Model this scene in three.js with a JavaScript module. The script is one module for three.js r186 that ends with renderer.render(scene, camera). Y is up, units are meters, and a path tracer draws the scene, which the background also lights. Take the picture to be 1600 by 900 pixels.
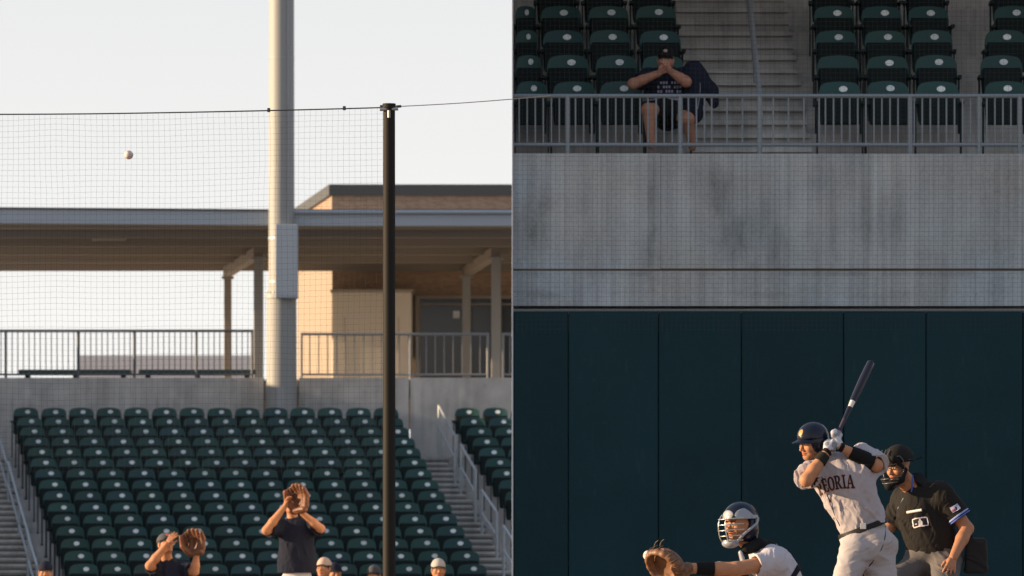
import * as THREE from 'three';
import { mergeGeometries } from 'three/addons/utils/BufferGeometryUtils.js';
import { RoundedBoxGeometry } from 'three/addons/geometries/RoundedBoxGeometry.js';

// ---------------------------------------------------------------- camera, sky, sun, exposure
const scene = new THREE.Scene();
const FOCAL = 8000, HORIZON = 920, EYE = 0.5;            // long lens near field level, shifted upwards
const camera = new THREE.PerspectiveCamera(2 * Math.atan(450 / FOCAL) * 180 / Math.PI, 16 / 9, 1, 3000);
camera.position.set(0, EYE, 0);
camera.setViewOffset(1600, 900, 0, -(HORIZON - 450), 1600, 900);
camera.focus = 39.5; camera.userData.fStop = 5.2;
camera.updateProjectionMatrix();

const renderer = new THREE.WebGLRenderer();
renderer.toneMapping = THREE.LinearToneMapping;
renderer.toneMappingExposure = 2.15;
renderer.shadowMap.enabled = true;

const SUN = new THREE.Vector3(-0.975, 0.2, 0.02).normalize();
{
  const W = 512, H = 256, data = new Float32Array(W * H * 4), d = new THREE.Vector3();
  for (let j = 0; j < H; j++) for (let i = 0; i < W; i++) {
    const th = ((i + 0.5) / W - 0.5) * 2 * Math.PI, el = ((j + 0.5) / H - 0.5) * Math.PI;
    d.set(Math.cos(el) * Math.cos(th), Math.sin(el), Math.cos(el) * Math.sin(th));
    const up = Math.max(0, d.y), t = Math.pow(1 - up, 2.2), c = Math.max(0, d.dot(SUN)), glow = 0.5 * Math.pow(c, 6) + 0.13 * Math.pow(c * 0.5 + 0.5, 3);
    const k = (j * W + i) * 4;
    const haze = 0.075 * Math.exp(-up / 0.055);
    data[k] = 0.15 * (1 - t) + 0.44 * t + glow * 0.4 + haze;
    data[k + 1] = 0.20 * (1 - t) + 0.432 * t + glow * 0.28 + haze * 0.95;
    data[k + 2] = 0.285 * (1 - t) + 0.413 * t + glow * 0.15 + haze * 0.86;
    data[k + 3] = 1;
  }
  const tex = new THREE.DataTexture(data, W, H, THREE.RGBAFormat, THREE.FloatType);
  tex.mapping = THREE.EquirectangularReflectionMapping; tex.magFilter = tex.minFilter = THREE.LinearFilter; tex.needsUpdate = true;
  scene.background = tex; scene.environment = tex;
}
const sun = new THREE.DirectionalLight(new THREE.Color().setRGB(1.0, 0.72, 0.44), 5);
sun.position.copy(SUN).multiplyScalar(150).add(new THREE.Vector3(0, 0, -60)); sun.target.position.set(0, 0, -60);
sun.castShadow = true; sun.shadow.radius = 1; sun.shadow.mapSize.set(4096, 4096);
Object.assign(sun.shadow.camera, { left: -60, right: 60, top: 40, bottom: -40, near: 1, far: 320 });
scene.add(sun, sun.target);

// ---------------------------------------------------------------- helpers
const V = (x, y, z) => new THREE.Vector3(x, y, z);
const at = (px, py, d) => V((px - 800) * d / FOCAL, EYE + (HORIZON - py) * d / FOCAL, -d);     // a point measured on the photograph at its real distance
let seed = 7; const rnd = () => { seed = (seed * 1664525 + 1013904223) >>> 0; return seed / 4294967296; };
const mix = (a, b, t) => a + (b - a) * t, clamp = (x, a, b) => x < a ? a : x > b ? b : x;
const hash = (x, y, z) => { let h = Math.imul(x, 374761393) ^ Math.imul(y, 668265263) ^ Math.imul(z, 1274126177); h = Math.imul(h ^ (h >>> 13), 1103515245); return ((h ^ (h >>> 16)) >>> 0) / 4294967296; };
function noise(x, y, z = 0) {
  const xi = Math.floor(x), yi = Math.floor(y), zi = Math.floor(z); let u = x - xi, v = y - yi, w = z - zi;
  u = u * u * (3 - 2 * u); v = v * v * (3 - 2 * v); w = w * w * (3 - 2 * w);
  const l = (a, b, t) => a + (b - a) * t, h = hash;
  return l(l(l(h(xi, yi, zi), h(xi + 1, yi, zi), u), l(h(xi, yi + 1, zi), h(xi + 1, yi + 1, zi), u), v), l(l(h(xi, yi, zi + 1), h(xi + 1, yi, zi + 1), u), l(h(xi, yi + 1, zi + 1), h(xi + 1, yi + 1, zi + 1), u), v), w);
}
const fbm = (x, y, o = 4) => { let s = 0, a = 0.5, f = 1; for (let i = 0; i < o; i++) { s += a * noise(x * f, y * f, i * 7.3); a *= 0.5; f *= 2.03; } return s; };
const enc = (c) => Math.round(255 * clamp(c <= 0.0031308 ? c * 12.92 : 1.055 * Math.pow(c, 1 / 2.4) - 0.055, 0, 1));
function makeTex(w, h, fn, repeat = true) {
  const d = new Uint8Array(w * h * 4);
  for (let j = 0; j < h; j++) for (let i = 0; i < w; i++) { const c = fn(i / w, j / h), k = (j * w + i) * 4; d[k] = enc(c[0]); d[k + 1] = enc(c[1]); d[k + 2] = enc(c[2]); d[k + 3] = 255; }
  const t = new THREE.DataTexture(d, w, h); t.colorSpace = THREE.SRGBColorSpace; t.magFilter = THREE.LinearFilter; t.minFilter = THREE.LinearMipmapLinearFilter; t.generateMipmaps = true;
  if (repeat) t.wrapS = t.wrapT = THREE.RepeatWrapping; t.needsUpdate = true; return t;
}
const mat = (r, g, b, rough = 0.8, extra = {}) => new THREE.MeshPhysicalMaterial({ color: new THREE.Color().setRGB(r, g, b), roughness: rough, ...extra });
const used = {};
const numbered = (n) => { const k = used[n] = (used[n] ?? -1) + 1; return k ? n + '_' + String(k).padStart(3, '0') : n; };
const cast = (o) => { o.traverse((m) => { if (m.isMesh) m.castShadow = m.receiveShadow = true; }); return o; };
function thing(name, label, category, base = V(0, 0, 0), group) {
  const o = new THREE.Group(); o.name = numbered(name); o.position.copy(base); o.userData = { label, category }; if (group) o.userData.group = group; scene.add(o); return o;
}
function part(name, geo, m, parent) { const o = new THREE.Mesh(geo, m); o.name = name; o.castShadow = o.receiveShadow = true; parent.add(o); return o; }
function single(name, geo, m, label, category, group) { const o = part(numbered(name), geo, m, scene); o.userData = { label, category }; if (group) o.userData.group = group; return o; }
// uv in metres by the side a face points to
function metric(g, s = 1) {
  if (g.index) g = g.toNonIndexed(); const p = g.attributes.position, uv = new Float32Array(p.count * 2), a = V(), b = V(), c = V(), n = V();
  for (let i = 0; i < p.count; i += 3) {
    a.fromBufferAttribute(p, i); b.fromBufferAttribute(p, i + 1); c.fromBufferAttribute(p, i + 2); n.copy(b).sub(a).cross(c.sub(a));
    const ax = Math.abs(n.x), ay = Math.abs(n.y), az = Math.abs(n.z);
    for (let k = 0; k < 3; k++) { const x = p.getX(i + k), y = p.getY(i + k), z = p.getZ(i + k); const [u, v] = az >= ax && az >= ay ? [x, y] : ax >= ay ? [z, y] : [x, z]; uv[(i + k) * 2] = u * s; uv[(i + k) * 2 + 1] = v * s; }
  }
  g.setAttribute('uv', new THREE.BufferAttribute(uv, 2)); return g;
}
// box from x0..x1 etc. in world metres, minus the base of its thing
function bx(x0, x1, y0, y1, z0, z1, base = V(0, 0, 0), s = 1, bevel = 0) {
  const w = Math.abs(x1 - x0), h = Math.abs(y1 - y0), d = Math.abs(z1 - z0);
  const g = bevel ? new RoundedBoxGeometry(w, h, d, 2, bevel) : new THREE.BoxGeometry(w, h, d);
  g.translate((x0 + x1) / 2, (y0 + y1) / 2, (z0 + z1) / 2); const m = metric(g, s); m.translate(-base.x, -base.y, -base.z); return m;
}
function tube(pts, r, base = V(0, 0, 0), seg = 0, sides = 8, closed = false) {
  const c = pts.length === 2 ? new THREE.LineCurve3(pts[0], pts[1]) : new THREE.CatmullRomCurve3(pts, closed);
  const g = new THREE.TubeGeometry(c, seg || (pts.length === 2 ? 1 : pts.length * 5), r, sides, closed); g.translate(-base.x, -base.y, -base.z); return g;
}
function rod(a, b, r, base = V(0, 0, 0), r2 = r, sides = 12) {
  const g = new THREE.CylinderGeometry(r2, r, a.distanceTo(b), sides); g.applyQuaternion(new THREE.Quaternion().setFromUnitVectors(V(0, 1, 0), b.clone().sub(a).normalize()));
  const m = a.clone().add(b).multiplyScalar(0.5).sub(base); g.translate(m.x, m.y, m.z); return g;
}

// ---------------------------------------------------------------- surface materials
function concreteTex(r, g, b, k = 1, streak = 0.3) {
  return makeTex(512, 512, (u, v) => {
    const n = fbm(u * 9, v * 9, 5) - 0.48, f = noise(u * 230, v * 230) - 0.5, s = Math.max(0, fbm(u * 26, v * 2.2, 4) - 0.5), pit = noise(u * 90, v * 90, 3) > 0.93 ? -0.12 : 0;
    const m = 1 + k * (n * 0.55 + f * 0.14 + pit) - streak * s * 2.4; return [r * m, g * m, b * m];
  });
}
const cmap = concreteTex(0.43, 0.415, 0.395, 1, 0.35);
const M = {
  concrete: mat(1, 1, 1, 0.9, { map: cmap, bumpMap: cmap, bumpScale: 0.004 }),
  step: mat(0.95, 0.96, 0.98, 0.92, { map: cmap }),
  galv: mat(0.33, 0.36, 0.38, 0.5, { metalness: 0.35 }), railDark: mat(0.10, 0.11, 0.12, 0.55, { metalness: 0.3 }),
  guard: mat(0.20, 0.235, 0.26, 0.55, { metalness: 0.2 }), shadeGrey: mat(0.07, 0.066, 0.06, 0.9), railGrey: mat(0.21, 0.215, 0.22, 0.55), steel: mat(0.31, 0.315, 0.32, 0.55), pole: mat(0.27, 0.275, 0.27, 0.6), blackPaint: mat(0.015, 0.0135, 0.012, 0.65, { specularIntensity: 0.3, bumpMap: cmap, bumpScale: 0.003 }),
  fascia: mat(0.34, 0.38, 0.43, 0.6), soffit: mat(0.35, 0.325, 0.30, 0.8), beam: mat(0.32, 0.29, 0.265, 0.75),
  stucco: mat(0.26, 0.215, 0.17, 0.9, { bumpMap: cmap, bumpScale: 0.003 }), kiosk: mat(0.76, 0.70, 0.62, 0.85),
  darkTrim: mat(0.05, 0.055, 0.06, 0.6), glassDark: mat(0.012, 0.013, 0.015, 0.12), frame: mat(0.38, 0.34, 0.29, 0.6),
  string: mat(0.035, 0.035, 0.035, 0.8), stringRight: mat(0.03, 0.035, 0.04, 0.8), cable: mat(0.05, 0.05, 0.05, 0.6), cableBare: mat(0.2, 0.19, 0.18, 0.5),
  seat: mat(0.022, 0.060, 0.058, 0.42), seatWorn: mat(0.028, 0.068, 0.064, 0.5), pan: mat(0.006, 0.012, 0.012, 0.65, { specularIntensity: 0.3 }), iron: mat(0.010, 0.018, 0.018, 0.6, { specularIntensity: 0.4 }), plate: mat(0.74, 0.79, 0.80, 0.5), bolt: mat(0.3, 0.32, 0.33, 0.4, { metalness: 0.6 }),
  green: mat(1, 1, 1, 0.62, { specularIntensity: 0.32, bumpMap: cmap, bumpScale: 0.006 }),
};
const padTex = makeTex(512, 512, (u, v) => { const n = 0.86 + 0.3 * fbm(u * 5, v * 5, 4) + 0.1 * (noise(u * 180, v * 180) - 0.5), sc = Math.max(0, fbm(u * 40, v * 9 + 4, 3) - 0.62) * 1.6, dot = noise(u * 22, v * 22, 8) > 0.965 ? 0.008 : 0; return [0.0055 * n + sc * 0.02 + dot * 0.6, 0.030 * n + sc * 0.026 + dot * 0.7, 0.039 * n + sc * 0.028 + dot * 0.7]; });
const brickTex = makeTex(512, 512, (u, v) => {
  const r = Math.floor(v * 26), x = u * 10 + (r % 2) * 0.5, c = Math.floor(x), fu = x - c, fv = v * 26 - r, mor = fu < 0.05 || fv < 0.14, t = 0.8 + 0.4 * hash(c % 10, r, 3) + 0.15 * (noise(u * 200, v * 200) - 0.5);
  return mor ? [0.33, 0.29, 0.25] : [0.27 * t, 0.18 * t, 0.125 * t];
});
M.brick = mat(1, 1, 1, 0.9, { map: brickTex });

// ---------------------------------------------------------------- ground
{
  const t = makeTex(512, 512, (u, v) => { const n = 0.75 + 0.5 * fbm(u * 14, v * 14, 5) + 0.15 * (noise(u * 250, v * 250) - 0.5); return [0.24 * n, 0.175 * n, 0.12 * n]; });
  const g = new THREE.PlaneGeometry(1200, 1200, 1, 1); g.rotateX(-Math.PI / 2); const uv = g.attributes.uv; for (let i = 0; i < uv.count; i++) uv.setXY(i, uv.getX(i) * 200, uv.getY(i) * 200);
  const o = part('ground', g, mat(1, 1, 1, 0.95, { map: t }), scene); o.userData = { kind: 'structure', label: 'packed clay playing field in front of the stands' };
}

// ---------------------------------------------------------------- stadium seat (one of each, then clones)
function seatGeometry() {
  const bend = (g) => { const p = g.attributes.position; for (let i = 0; i < p.count; i++) { const x = p.getX(i), y = p.getY(i); p.setZ(i, p.getZ(i) + 0.7 * x * x - 0.19 * (y - 0.44) - 0.05); } g.computeVertexNormals(); return g; };
  const back = new RoundedBoxGeometry(0.43, 0.42, 0.034, 3, 0.014), q = new THREE.BoxGeometry(0.43, 0.42, 0.034, 10, 8, 1), bp = q.attributes.position;
  for (let i = 0; i < bp.count; i++) { const t = bp.getY(i) / 0.21, w = t > 0.3 ? Math.sqrt(1 - Math.pow((t - 0.3) / 0.7, 2) * 0.42) : 1 - 0.05 * Math.max(0, -t); const u = bp.getX(i) / 0.215, yy = bp.getY(i) - (t > 0.9 ? 0.022 * u * u : 0); bp.setXYZ(i, bp.getX(i) * w, 0.65 + yy, bp.getZ(i) + 0.014); }
  back.copy(q); bend(back);
  const plate = new THREE.CylinderGeometry(0.034, 0.034, 0.006, 14); plate.rotateX(Math.PI / 2); plate.scale(1.28, 0.92, 1); plate.translate(0.03, 0.785, 0.034); bend(plate);
  const bolts = [-1, 1].map((q) => { const b = new THREE.CylinderGeometry(0.009, 0.009, 0.008, 8); b.rotateX(Math.PI / 2); b.translate(q * 0.188, 0.705, 0.033); return bend(b); });
  const pan = new RoundedBoxGeometry(0.40, 0.32, 0.05, 2, 0.02); pan.rotateX(-0.16); pan.translate(0, 0.56, 0.036);
  const arm = (q) => mergeGeometries([bx(q * 0.222, q * 0.238, 0, 0.6, -0.06, 0.02).deleteAttribute('uv'), bx(q * 0.212, q * 0.248, 0.6, 0.63, -0.08, 0.2).deleteAttribute('uv'), bx(q * 0.218, q * 0.242, 0, 0.03, -0.1, 0.12).deleteAttribute('uv')]);
  return { back, plate, bolts, pan, arms: [arm(-1), arm(1)] };
}
const SG = seatGeometry();
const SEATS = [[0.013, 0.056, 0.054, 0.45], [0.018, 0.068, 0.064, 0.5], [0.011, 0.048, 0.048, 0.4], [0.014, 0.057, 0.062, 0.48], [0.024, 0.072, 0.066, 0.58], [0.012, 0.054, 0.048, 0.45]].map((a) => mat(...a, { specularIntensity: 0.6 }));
M.plateDull = mat(0.60, 0.66, 0.67, 0.55);
function makeSeat(worn, plate = true) {
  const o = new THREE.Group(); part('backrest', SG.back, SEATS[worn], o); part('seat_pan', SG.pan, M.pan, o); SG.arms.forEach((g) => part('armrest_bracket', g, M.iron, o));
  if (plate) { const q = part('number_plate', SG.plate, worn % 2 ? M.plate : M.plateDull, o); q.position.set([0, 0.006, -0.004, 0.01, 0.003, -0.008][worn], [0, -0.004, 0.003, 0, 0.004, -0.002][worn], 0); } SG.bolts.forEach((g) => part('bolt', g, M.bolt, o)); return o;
}
const seatKinds = [makeSeat(0), makeSeat(1), makeSeat(0, false), makeSeat(2), makeSeat(3), makeSeat(4), makeSeat(5)];
const anySeat = () => [0, 0, 1, 3, 4, 5, 6][Math.floor(rnd() * 7)];
const ORD = ['first', 'second', 'third', 'fourth', 'fifth', 'sixth', 'seventh', 'eighth', 'ninth', 'tenth', 'eleventh', 'twelfth', 'thirteenth', 'fourteenth', 'fifteenth', 'sixteenth'];
function putSeat(kind, p, label, group) {
  const o = seatKinds[kind].clone(); o.name = numbered('stadium_seat'); o.position.copy(p); o.position.x += (rnd() - 0.5) * 0.012; o.rotation.y = (rnd() - 0.5) * 0.13; o.rotation.x = (rnd() - 0.5) * 0.05; o.userData = { label, category: 'seat', group }; scene.add(o); return o;
}

// ================================================================ LEFT: open bowl, light pole, upper deck
const rowD = (i) => 86.8 - 0.9 * i, rowFloor = (i) => 2.72 - 0.194 * i;
const edgeX = (i, px0, px1) => mix((px0 - 800) * rowD(0) / FOCAL, (px1 - 800) * rowD(14) / FOCAL, i / 14);
{
  const bowl = thing('seating_terrace', 'stepped concrete terrace carrying the open bowl of green seats below the upper deck', 'terrace', V(-4, 0, -81));
  for (let i = 0; i < 15; i++) {
    const y = rowFloor(i), z1 = -(rowD(i) + 0.55), z0 = -(rowD(i) - 0.35);
    part('row_tread', bx(-12, 4, -0.3, y, z1, z0, bowl.position, 0.5), M.step, bowl);
    // a half step in each aisle
    const la = edgeX(i, 17, 104), ra = edgeX(i, 624, 762), rb = edgeX(i, 706, 855);
    if (i < 14) for (const [a, b] of [[la - 1.25, la - 0.06], [ra + 0.05, rb - 0.05]]) { part('aisle_step', bx(a, b, rowFloor(i + 1) + 0.002, y - 0.097, z0 + 0.003, z0 + 0.42, bowl.position, 0.5), M.step, bowl); part('step_nosing', bx(a + 0.01, b - 0.01, y - 0.04, y + 0.003, z0 - 0.03, z0 + 0.035, bowl.position, 0.5), M.concrete, bowl); part('step_nosing', bx(a + 0.01, b - 0.01, y - 0.137, y - 0.094, z0 + 0.39, z0 + 0.455, bowl.position, 0.5), M.concrete, bowl); part('riser_shade_strip', bx(a, b, y - 0.094, y - 0.07, z0 + 0.002, z0 + 0.012, bowl.position), M.shadeGrey, bowl); part('riser_shade_strip', bx(a, b, rowFloor(i + 1) + 0.003, rowFloor(i + 1) + 0.025, z0 + 0.421, z0 + 0.43, bowl.position), M.shadeGrey, bowl); }  // dark grey strips paint in the shade below each step edge
  }
  for (let i = 0; i < 15; i++) {
    const a = edgeX(i, 17, 104), b = edgeX(i, 624, 762), n = Math.round((b - a) / 0.473), pitch = (b - a) / n;
    for (let k = 0; k < n; k++) putSeat(anySeat(), V(a + pitch * (k + 0.5), rowFloor(i), -(rowD(i) + 0.12)), `green open bowl seat left of net pole aisle, ${ORD[i]} row from top, ${ORD[k]} from left`, 'seats in the main block of the open bowl');
    const c = edgeX(i, 708, 857), seen = (800 - 708 - i * 10.6) * rowD(i) / FOCAL, m = Math.max(0, Math.ceil(seen / 0.473)) + 1;
    if (i < 10) for (let k = 0; k < m; k++) putSeat(anySeat(), V(c + 0.473 * (k + 0.5), rowFloor(i), -(rowD(i) + 0.12)), `green open bowl seat beyond handrail aisle, ${ORD[i]} row from top, ${ORD[k]} from aisle`, 'seats right of the bowl aisle');
  }
  // aisle handrails
  const rail = (a, b, label, s = 1) => {                       // a upper end, b lower end of the top bar, in photograph measures with rows
    const foot = V(b.x, rowFloor(7), b.z), o = thing('aisle_handrail', label, 'handrail', V((a.x + b.x) / 2, 0, (a.z + b.z) / 2), 'aisle handrails');
    const B = o.position, drop = 0.36, h = 0.82;
    part('top_rail', rod(a, b, 0.021, B), M.galv, o); part('middle_rail', rod(a.clone().setY(a.y - drop), b.clone().setY(b.y - drop), 0.018, B), M.galv, o);
    for (const q of [a, b]) part('post', rod(V(q.x, q.y - h, q.z), q.clone().setY(q.y + 0.012), 0.023, B), M.galv, o);
  };
  const spots = [[686, 634, 86.2, 711, 682, 84.2, 'uppermost'], [720, 695, 83.4, 743, 735, 81.4, 'second from the top'], [753, 766, 80.2, 776, 800, 78.4, 'third from the top'], [787, 822, 77.2, 812, 860, 75.4, 'lowest']];
  for (const [x0, y0, d0, x1, y1, d1, w] of spots) rail(at(x0, y0, d0), at(x1, y1, d1), `grey handrail in aisle right of net pole, ${w} of four`);
  const left = [[-2, 680, 85.6, 14, 735, 83.4, 'uppermost'], [13, 722, 83.2, 31, 790, 80.6, 'second from the top'], [30, 785, 80.2, 47, 845, 77.8, 'third from the top'], [44, 838, 77.4, 58, 885, 75.4, 'lowest']];
  for (const [x0, y0, d0, x1, y1, d1, w] of left) rail(at(x0, y0, d0), at(x1, y1, d1), `grey handrail in aisle at far left edge, ${w} of four`);
}
// upper deck: wall, slab, railings
{
  const wall = thing('deck_wall', 'weathered grey concrete wall behind the top row of the open bowl', 'wall', V(-4, 2.5, -89));
  const xs = [-13, at(413, 0, 88.3).x, at(466, 0, 88.3).x, at(640, 0, 88.3).x, 4];
  for (let i = 0; i < 4; i++) part('wall_panel', bx(xs[i] + 0.012, xs[i + 1] - 0.012, -0.2, i === 1 ? 4.12 : 4.14, -88.6, -88.3 - (i === 1 ? 0.06 : 0), wall.position, 0.4), M.concrete, wall);
  part('deck_slab', bx(-13, 4, 3.8, 4.11, -106, -88.61, wall.position, 0.4), M.concrete, wall);
  const railing = (x0, x1, label, m, posts, n, thick, y1) => {
    const o = thing('deck_railing', label, 'railing', V((x0 + x1) / 2, 4.14, -88.75), 'upper deck railings'), B = o.position, y0 = 4.215;
    part('top_rail', rod(V(x0, y1, -88.75), V(x1, y1, -88.75), 0.024, B), m, o); part('bottom_rail', rod(V(x0, y0, -88.75), V(x1, y0, -88.75), 0.018, B), m, o);
    for (const p of posts) part('post', rod(V(p, 4.1, -88.75), V(p, y1, -88.75), 0.023, B), m, o);
    const g = rod(V(0, y0, 0), V(0, y1, 0), thick, V(0, 0, 0), thick, 6); g.translate(0, -B.y, 0);
    for (let i = 1; i < n; i++) { const b = part('baluster', g, m, o); b.position.x = mix(x0, x1, i / n) - B.x; }
  };
  const X = (px) => at(px, 0, 88.75).x;
  railing(X(-60), X(396), 'thin dark railing along the upper deck left of the light pole', M.railDark, [-58, 9, 122, 210, 307, 394].map(X), 52, 0.009, at(0, 517, 88.75).y);
  railing(X(470), X(764), 'grey railing on the upper deck in front of the cream kiosk and doors', M.railGrey, [471, 641, 762].map(X), 21, 0.011, at(0, 522, 88.75).y);
  railing(X(784), X(860), 'short grey railing on the upper deck right of the front column', M.railGrey, [786, 858].map(X), 6, 0.011, at(0, 522, 88.75).y);
  for (const [a, b, w] of [[28, 204, 'left of the two'], [216, 398, 'right of the two']]) {
    const p = at((a + b) / 2, 590, 90), o = thing('deck_bench', `low dark bench on the upper deck behind the thin railing, ${w}`, 'bench', V(p.x, 4.11, -90.3), 'benches on the upper deck'), hw = (b - a) / 2 * 90.3 / FOCAL;
    part('seat', bx(-hw, hw, 0.17, 0.25, -0.18, 0.18, V(), 1, 0.015), M.seat, o); for (const q of [-0.85, 0, 0.85]) part('leg', bx(q * hw - 0.04, q * hw + 0.04, 0, 0.17, -0.12, 0.12), M.iron, o);
  }
  // roof
  const roof = thing('deck_roof', 'flat steel roof with pale fascia covering the upper deck', 'roof', V(-4, 6.8, -94)), RB = roof.position;
  const fy = (px, py) => at(px, py, 88).y, quad = (x0, x1, ya0, yb0, ya1, yb1, z0, z1) => { const g = new THREE.BoxGeometry(1, 1, 1), p = g.attributes.position; for (let i = 0; i < p.count; i++) { const l = p.getX(i) < 0, t = p.getY(i) > 0; p.setXYZ(i, l ? x0 : x1, l ? (t ? yb0 : ya0) : (t ? yb1 : ya1), p.getZ(i) < 0 ? z0 : z1); } g.computeVertexNormals(); const m = metric(g); m.translate(-RB.x, -RB.y, -RB.z); return m; };
  const xl = -11, xm = at(440, 0, 88).x, yl = fy(0, 325), ym = fy(415, 330), xr = 4;
  part('fascia', quad(xl, xm, yl - 0.24, yl, ym - 0.24, ym, -88.12, -88), M.fascia, roof); part('fascia', quad(xm + 0.004, xr, ym - 0.25, ym, ym - 0.25, ym, -88.1, -87.97), M.fascia, roof);
  part('fascia_cap', quad(xm + 0.004, xr, ym, ym + 0.03, ym, ym + 0.03, -88.1, -87.94), M.darkTrim, roof); part('fascia_cap', quad(xl, xm, yl, yl + 0.03, ym, ym + 0.03, -88.12, -87.97), M.darkTrim, roof);
  part('soffit', quad(xl, xr, 6.83, 6.98, 6.80, 6.96, -99.2, -88.125), M.soffit, roof);
  for (const d of [89.6, 91.9, 94.2, 96.5, 98.9]) part('purlin', bx(xl, xr, 6.64, 6.79, -d - 0.06, -d + 0.06, RB), M.beam, roof);
  const beam = (px0, d0, px1, d1) => { const a = at(px0, 0, d0), b = at(px1, 0, d1); a.y = b.y = 6.6; const g = new THREE.BoxGeometry(0.16, 0.18, a.distanceTo(b)); g.rotateY(Math.atan2(a.x - b.x, a.z - b.z)); const m = a.clone().add(b).multiplyScalar(0.5).sub(RB); g.translate(m.x, m.y, m.z); part('rafter', g, M.beam, roof); };
  beam(403, 92.8, 355, 98.6); beam(774, 92.8, 728, 98.8);
  for (const [px, d] of [[170, 91], [560, 92.6], [690, 95]]) { const p = at(px, 0, d); part('ceiling_fixture', bx(p.x - 0.3, p.x + 0.3, 6.7, 6.8, -d - 0.09, -d + 0.09, RB, 1, 0.01), M.frame, roof); } part('gutter', rod(V(xm, ym - 0.02, -87.93), V(xr, ym - 0.02, -87.93), 0.035, RB), M.fascia, roof);
  const col = (px, d, w, m, label) => { const p = at(px, 0, d), o = thing('roof_column', label, 'column', V(p.x, 4.11, -d)); part('shaft', bx(-w / 2, w / 2, 0.03, 2.42, -w / 2, w / 2, V(), 1, 0.01), m, o); part('base_plate', bx(-w, w, 0, 0.03, -w, w), m, o); part('cap_plate', bx(-w * 0.8, w * 0.8, 2.36, 2.4, -w * 0.8, w * 0.8), m, o); };
  col(356, 98.6, 0.14, M.beam, 'brown steel column under the roof, left of the light pole'); col(404, 92.8, 0.17, M.steel, 'grey steel column just left of the light pole'); col(729, 98.4, 0.16, M.steel, 'grey column in front of the dark glass doors'); col(775, 92.8, 0.17, M.steel, 'pale grey column near the end of the deck beside the short railing');
}
// deck house behind
{
  const A = at(519, 0, 99.3), Bk = at(464, 0, 105.4), T = 8.34, o = thing('deck_house', 'brick building with dark roof trim and a sunlit cream side wall behind the upper deck', 'building', V(-1, 4.11, -102)), B = o.position;
  const prism = (pts, y0, y1) => { const s = new THREE.Shape(pts.map((p) => new THREE.Vector2(p[0], -p[1]))); const g = new THREE.ExtrudeGeometry(s, { depth: y1 - y0, bevelEnabled: false }); g.rotateX(-Math.PI / 2); g.translate(0, y0, 0); const m = metric(g); m.translate(-B.x, -B.y, -B.z); return m; };
  const plan = (e) => [[A.x - e, A.z + e], [4, A.z + e], [4, -106], [Bk.x - e, -105.5]];
  part('wall', prism(plan(0), 4.11, 6.97), M.stucco, o); part('brick_band', prism(plan(0.005), 6.973, T - 0.21), M.brick, o); part('roof_trim', prism(plan(0.06), T - 0.21, T), M.darkTrim, o);
  const front = (x0, x1, y0, y1, z, d, name, m, par = o) => part(name, bx(at(x0, 0, 99.2).x, at(x1, 0, 99.2).x, at(0, y1, 99.2).y, at(0, y0, 99.2).y, z - d, z, B), m, par);
  front(519, 820, 414, 462, -99.26, 0.03, 'brick_panel', M.brick);
  const dr = front(649, 820, 462, 618, -99.24, 0.05, 'door_frame', M.frame);
  for (const [a, b] of [[657, 722], [731, 778], [784, 818]]) { front(a, b, 477, 618, -99.22, 0.02, 'door_glass', M.glassDark, dr); front(a, b, 467, 474, -99.22, 0.02, 'transom_glass', M.glassDark, dr); }
  front(708, 718, 486, 497, -99.19, 0.02, 'door_notice', M.plate, dr);
  const ks = at(582, 0, 98.6), k = thing('kiosk', 'plain cream kiosk standing on the upper deck left of the glass doors', 'kiosk', V(ks.x, 4.11, -98.6)), w = 62 * 98 / FOCAL;
  part('body', bx(-w, w, 0, at(0, 456, 98).y - 4.11, -0.5, 0.55, V(), 1, 0.02), M.kiosk, k); part('cap', bx(-w - 0.03, w + 0.03, at(0, 456, 98).y - 4.11, at(0, 452, 98).y - 4.11, -0.53, 0.58), M.frame, k);
  for (const q of [-0.34, 0.34]) part('panel_joint', bx(q * w * 2 - 0.006, q * w * 2 + 0.006, 0.05, 1.6, 0.55, 0.556), M.frame, k);
  const far = at(256, 0, 165); single('distant_block', bx(at(122, 0, 165).x, at(392, 0, 165).x, 0, at(0, 555, 165).y, -172, -165), mat(0.62, 0.60, 0.60, 0.9), 'low grey building far behind the thin deck railing', 'building');  // pale grey carries distance haze in its colour
}
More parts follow.
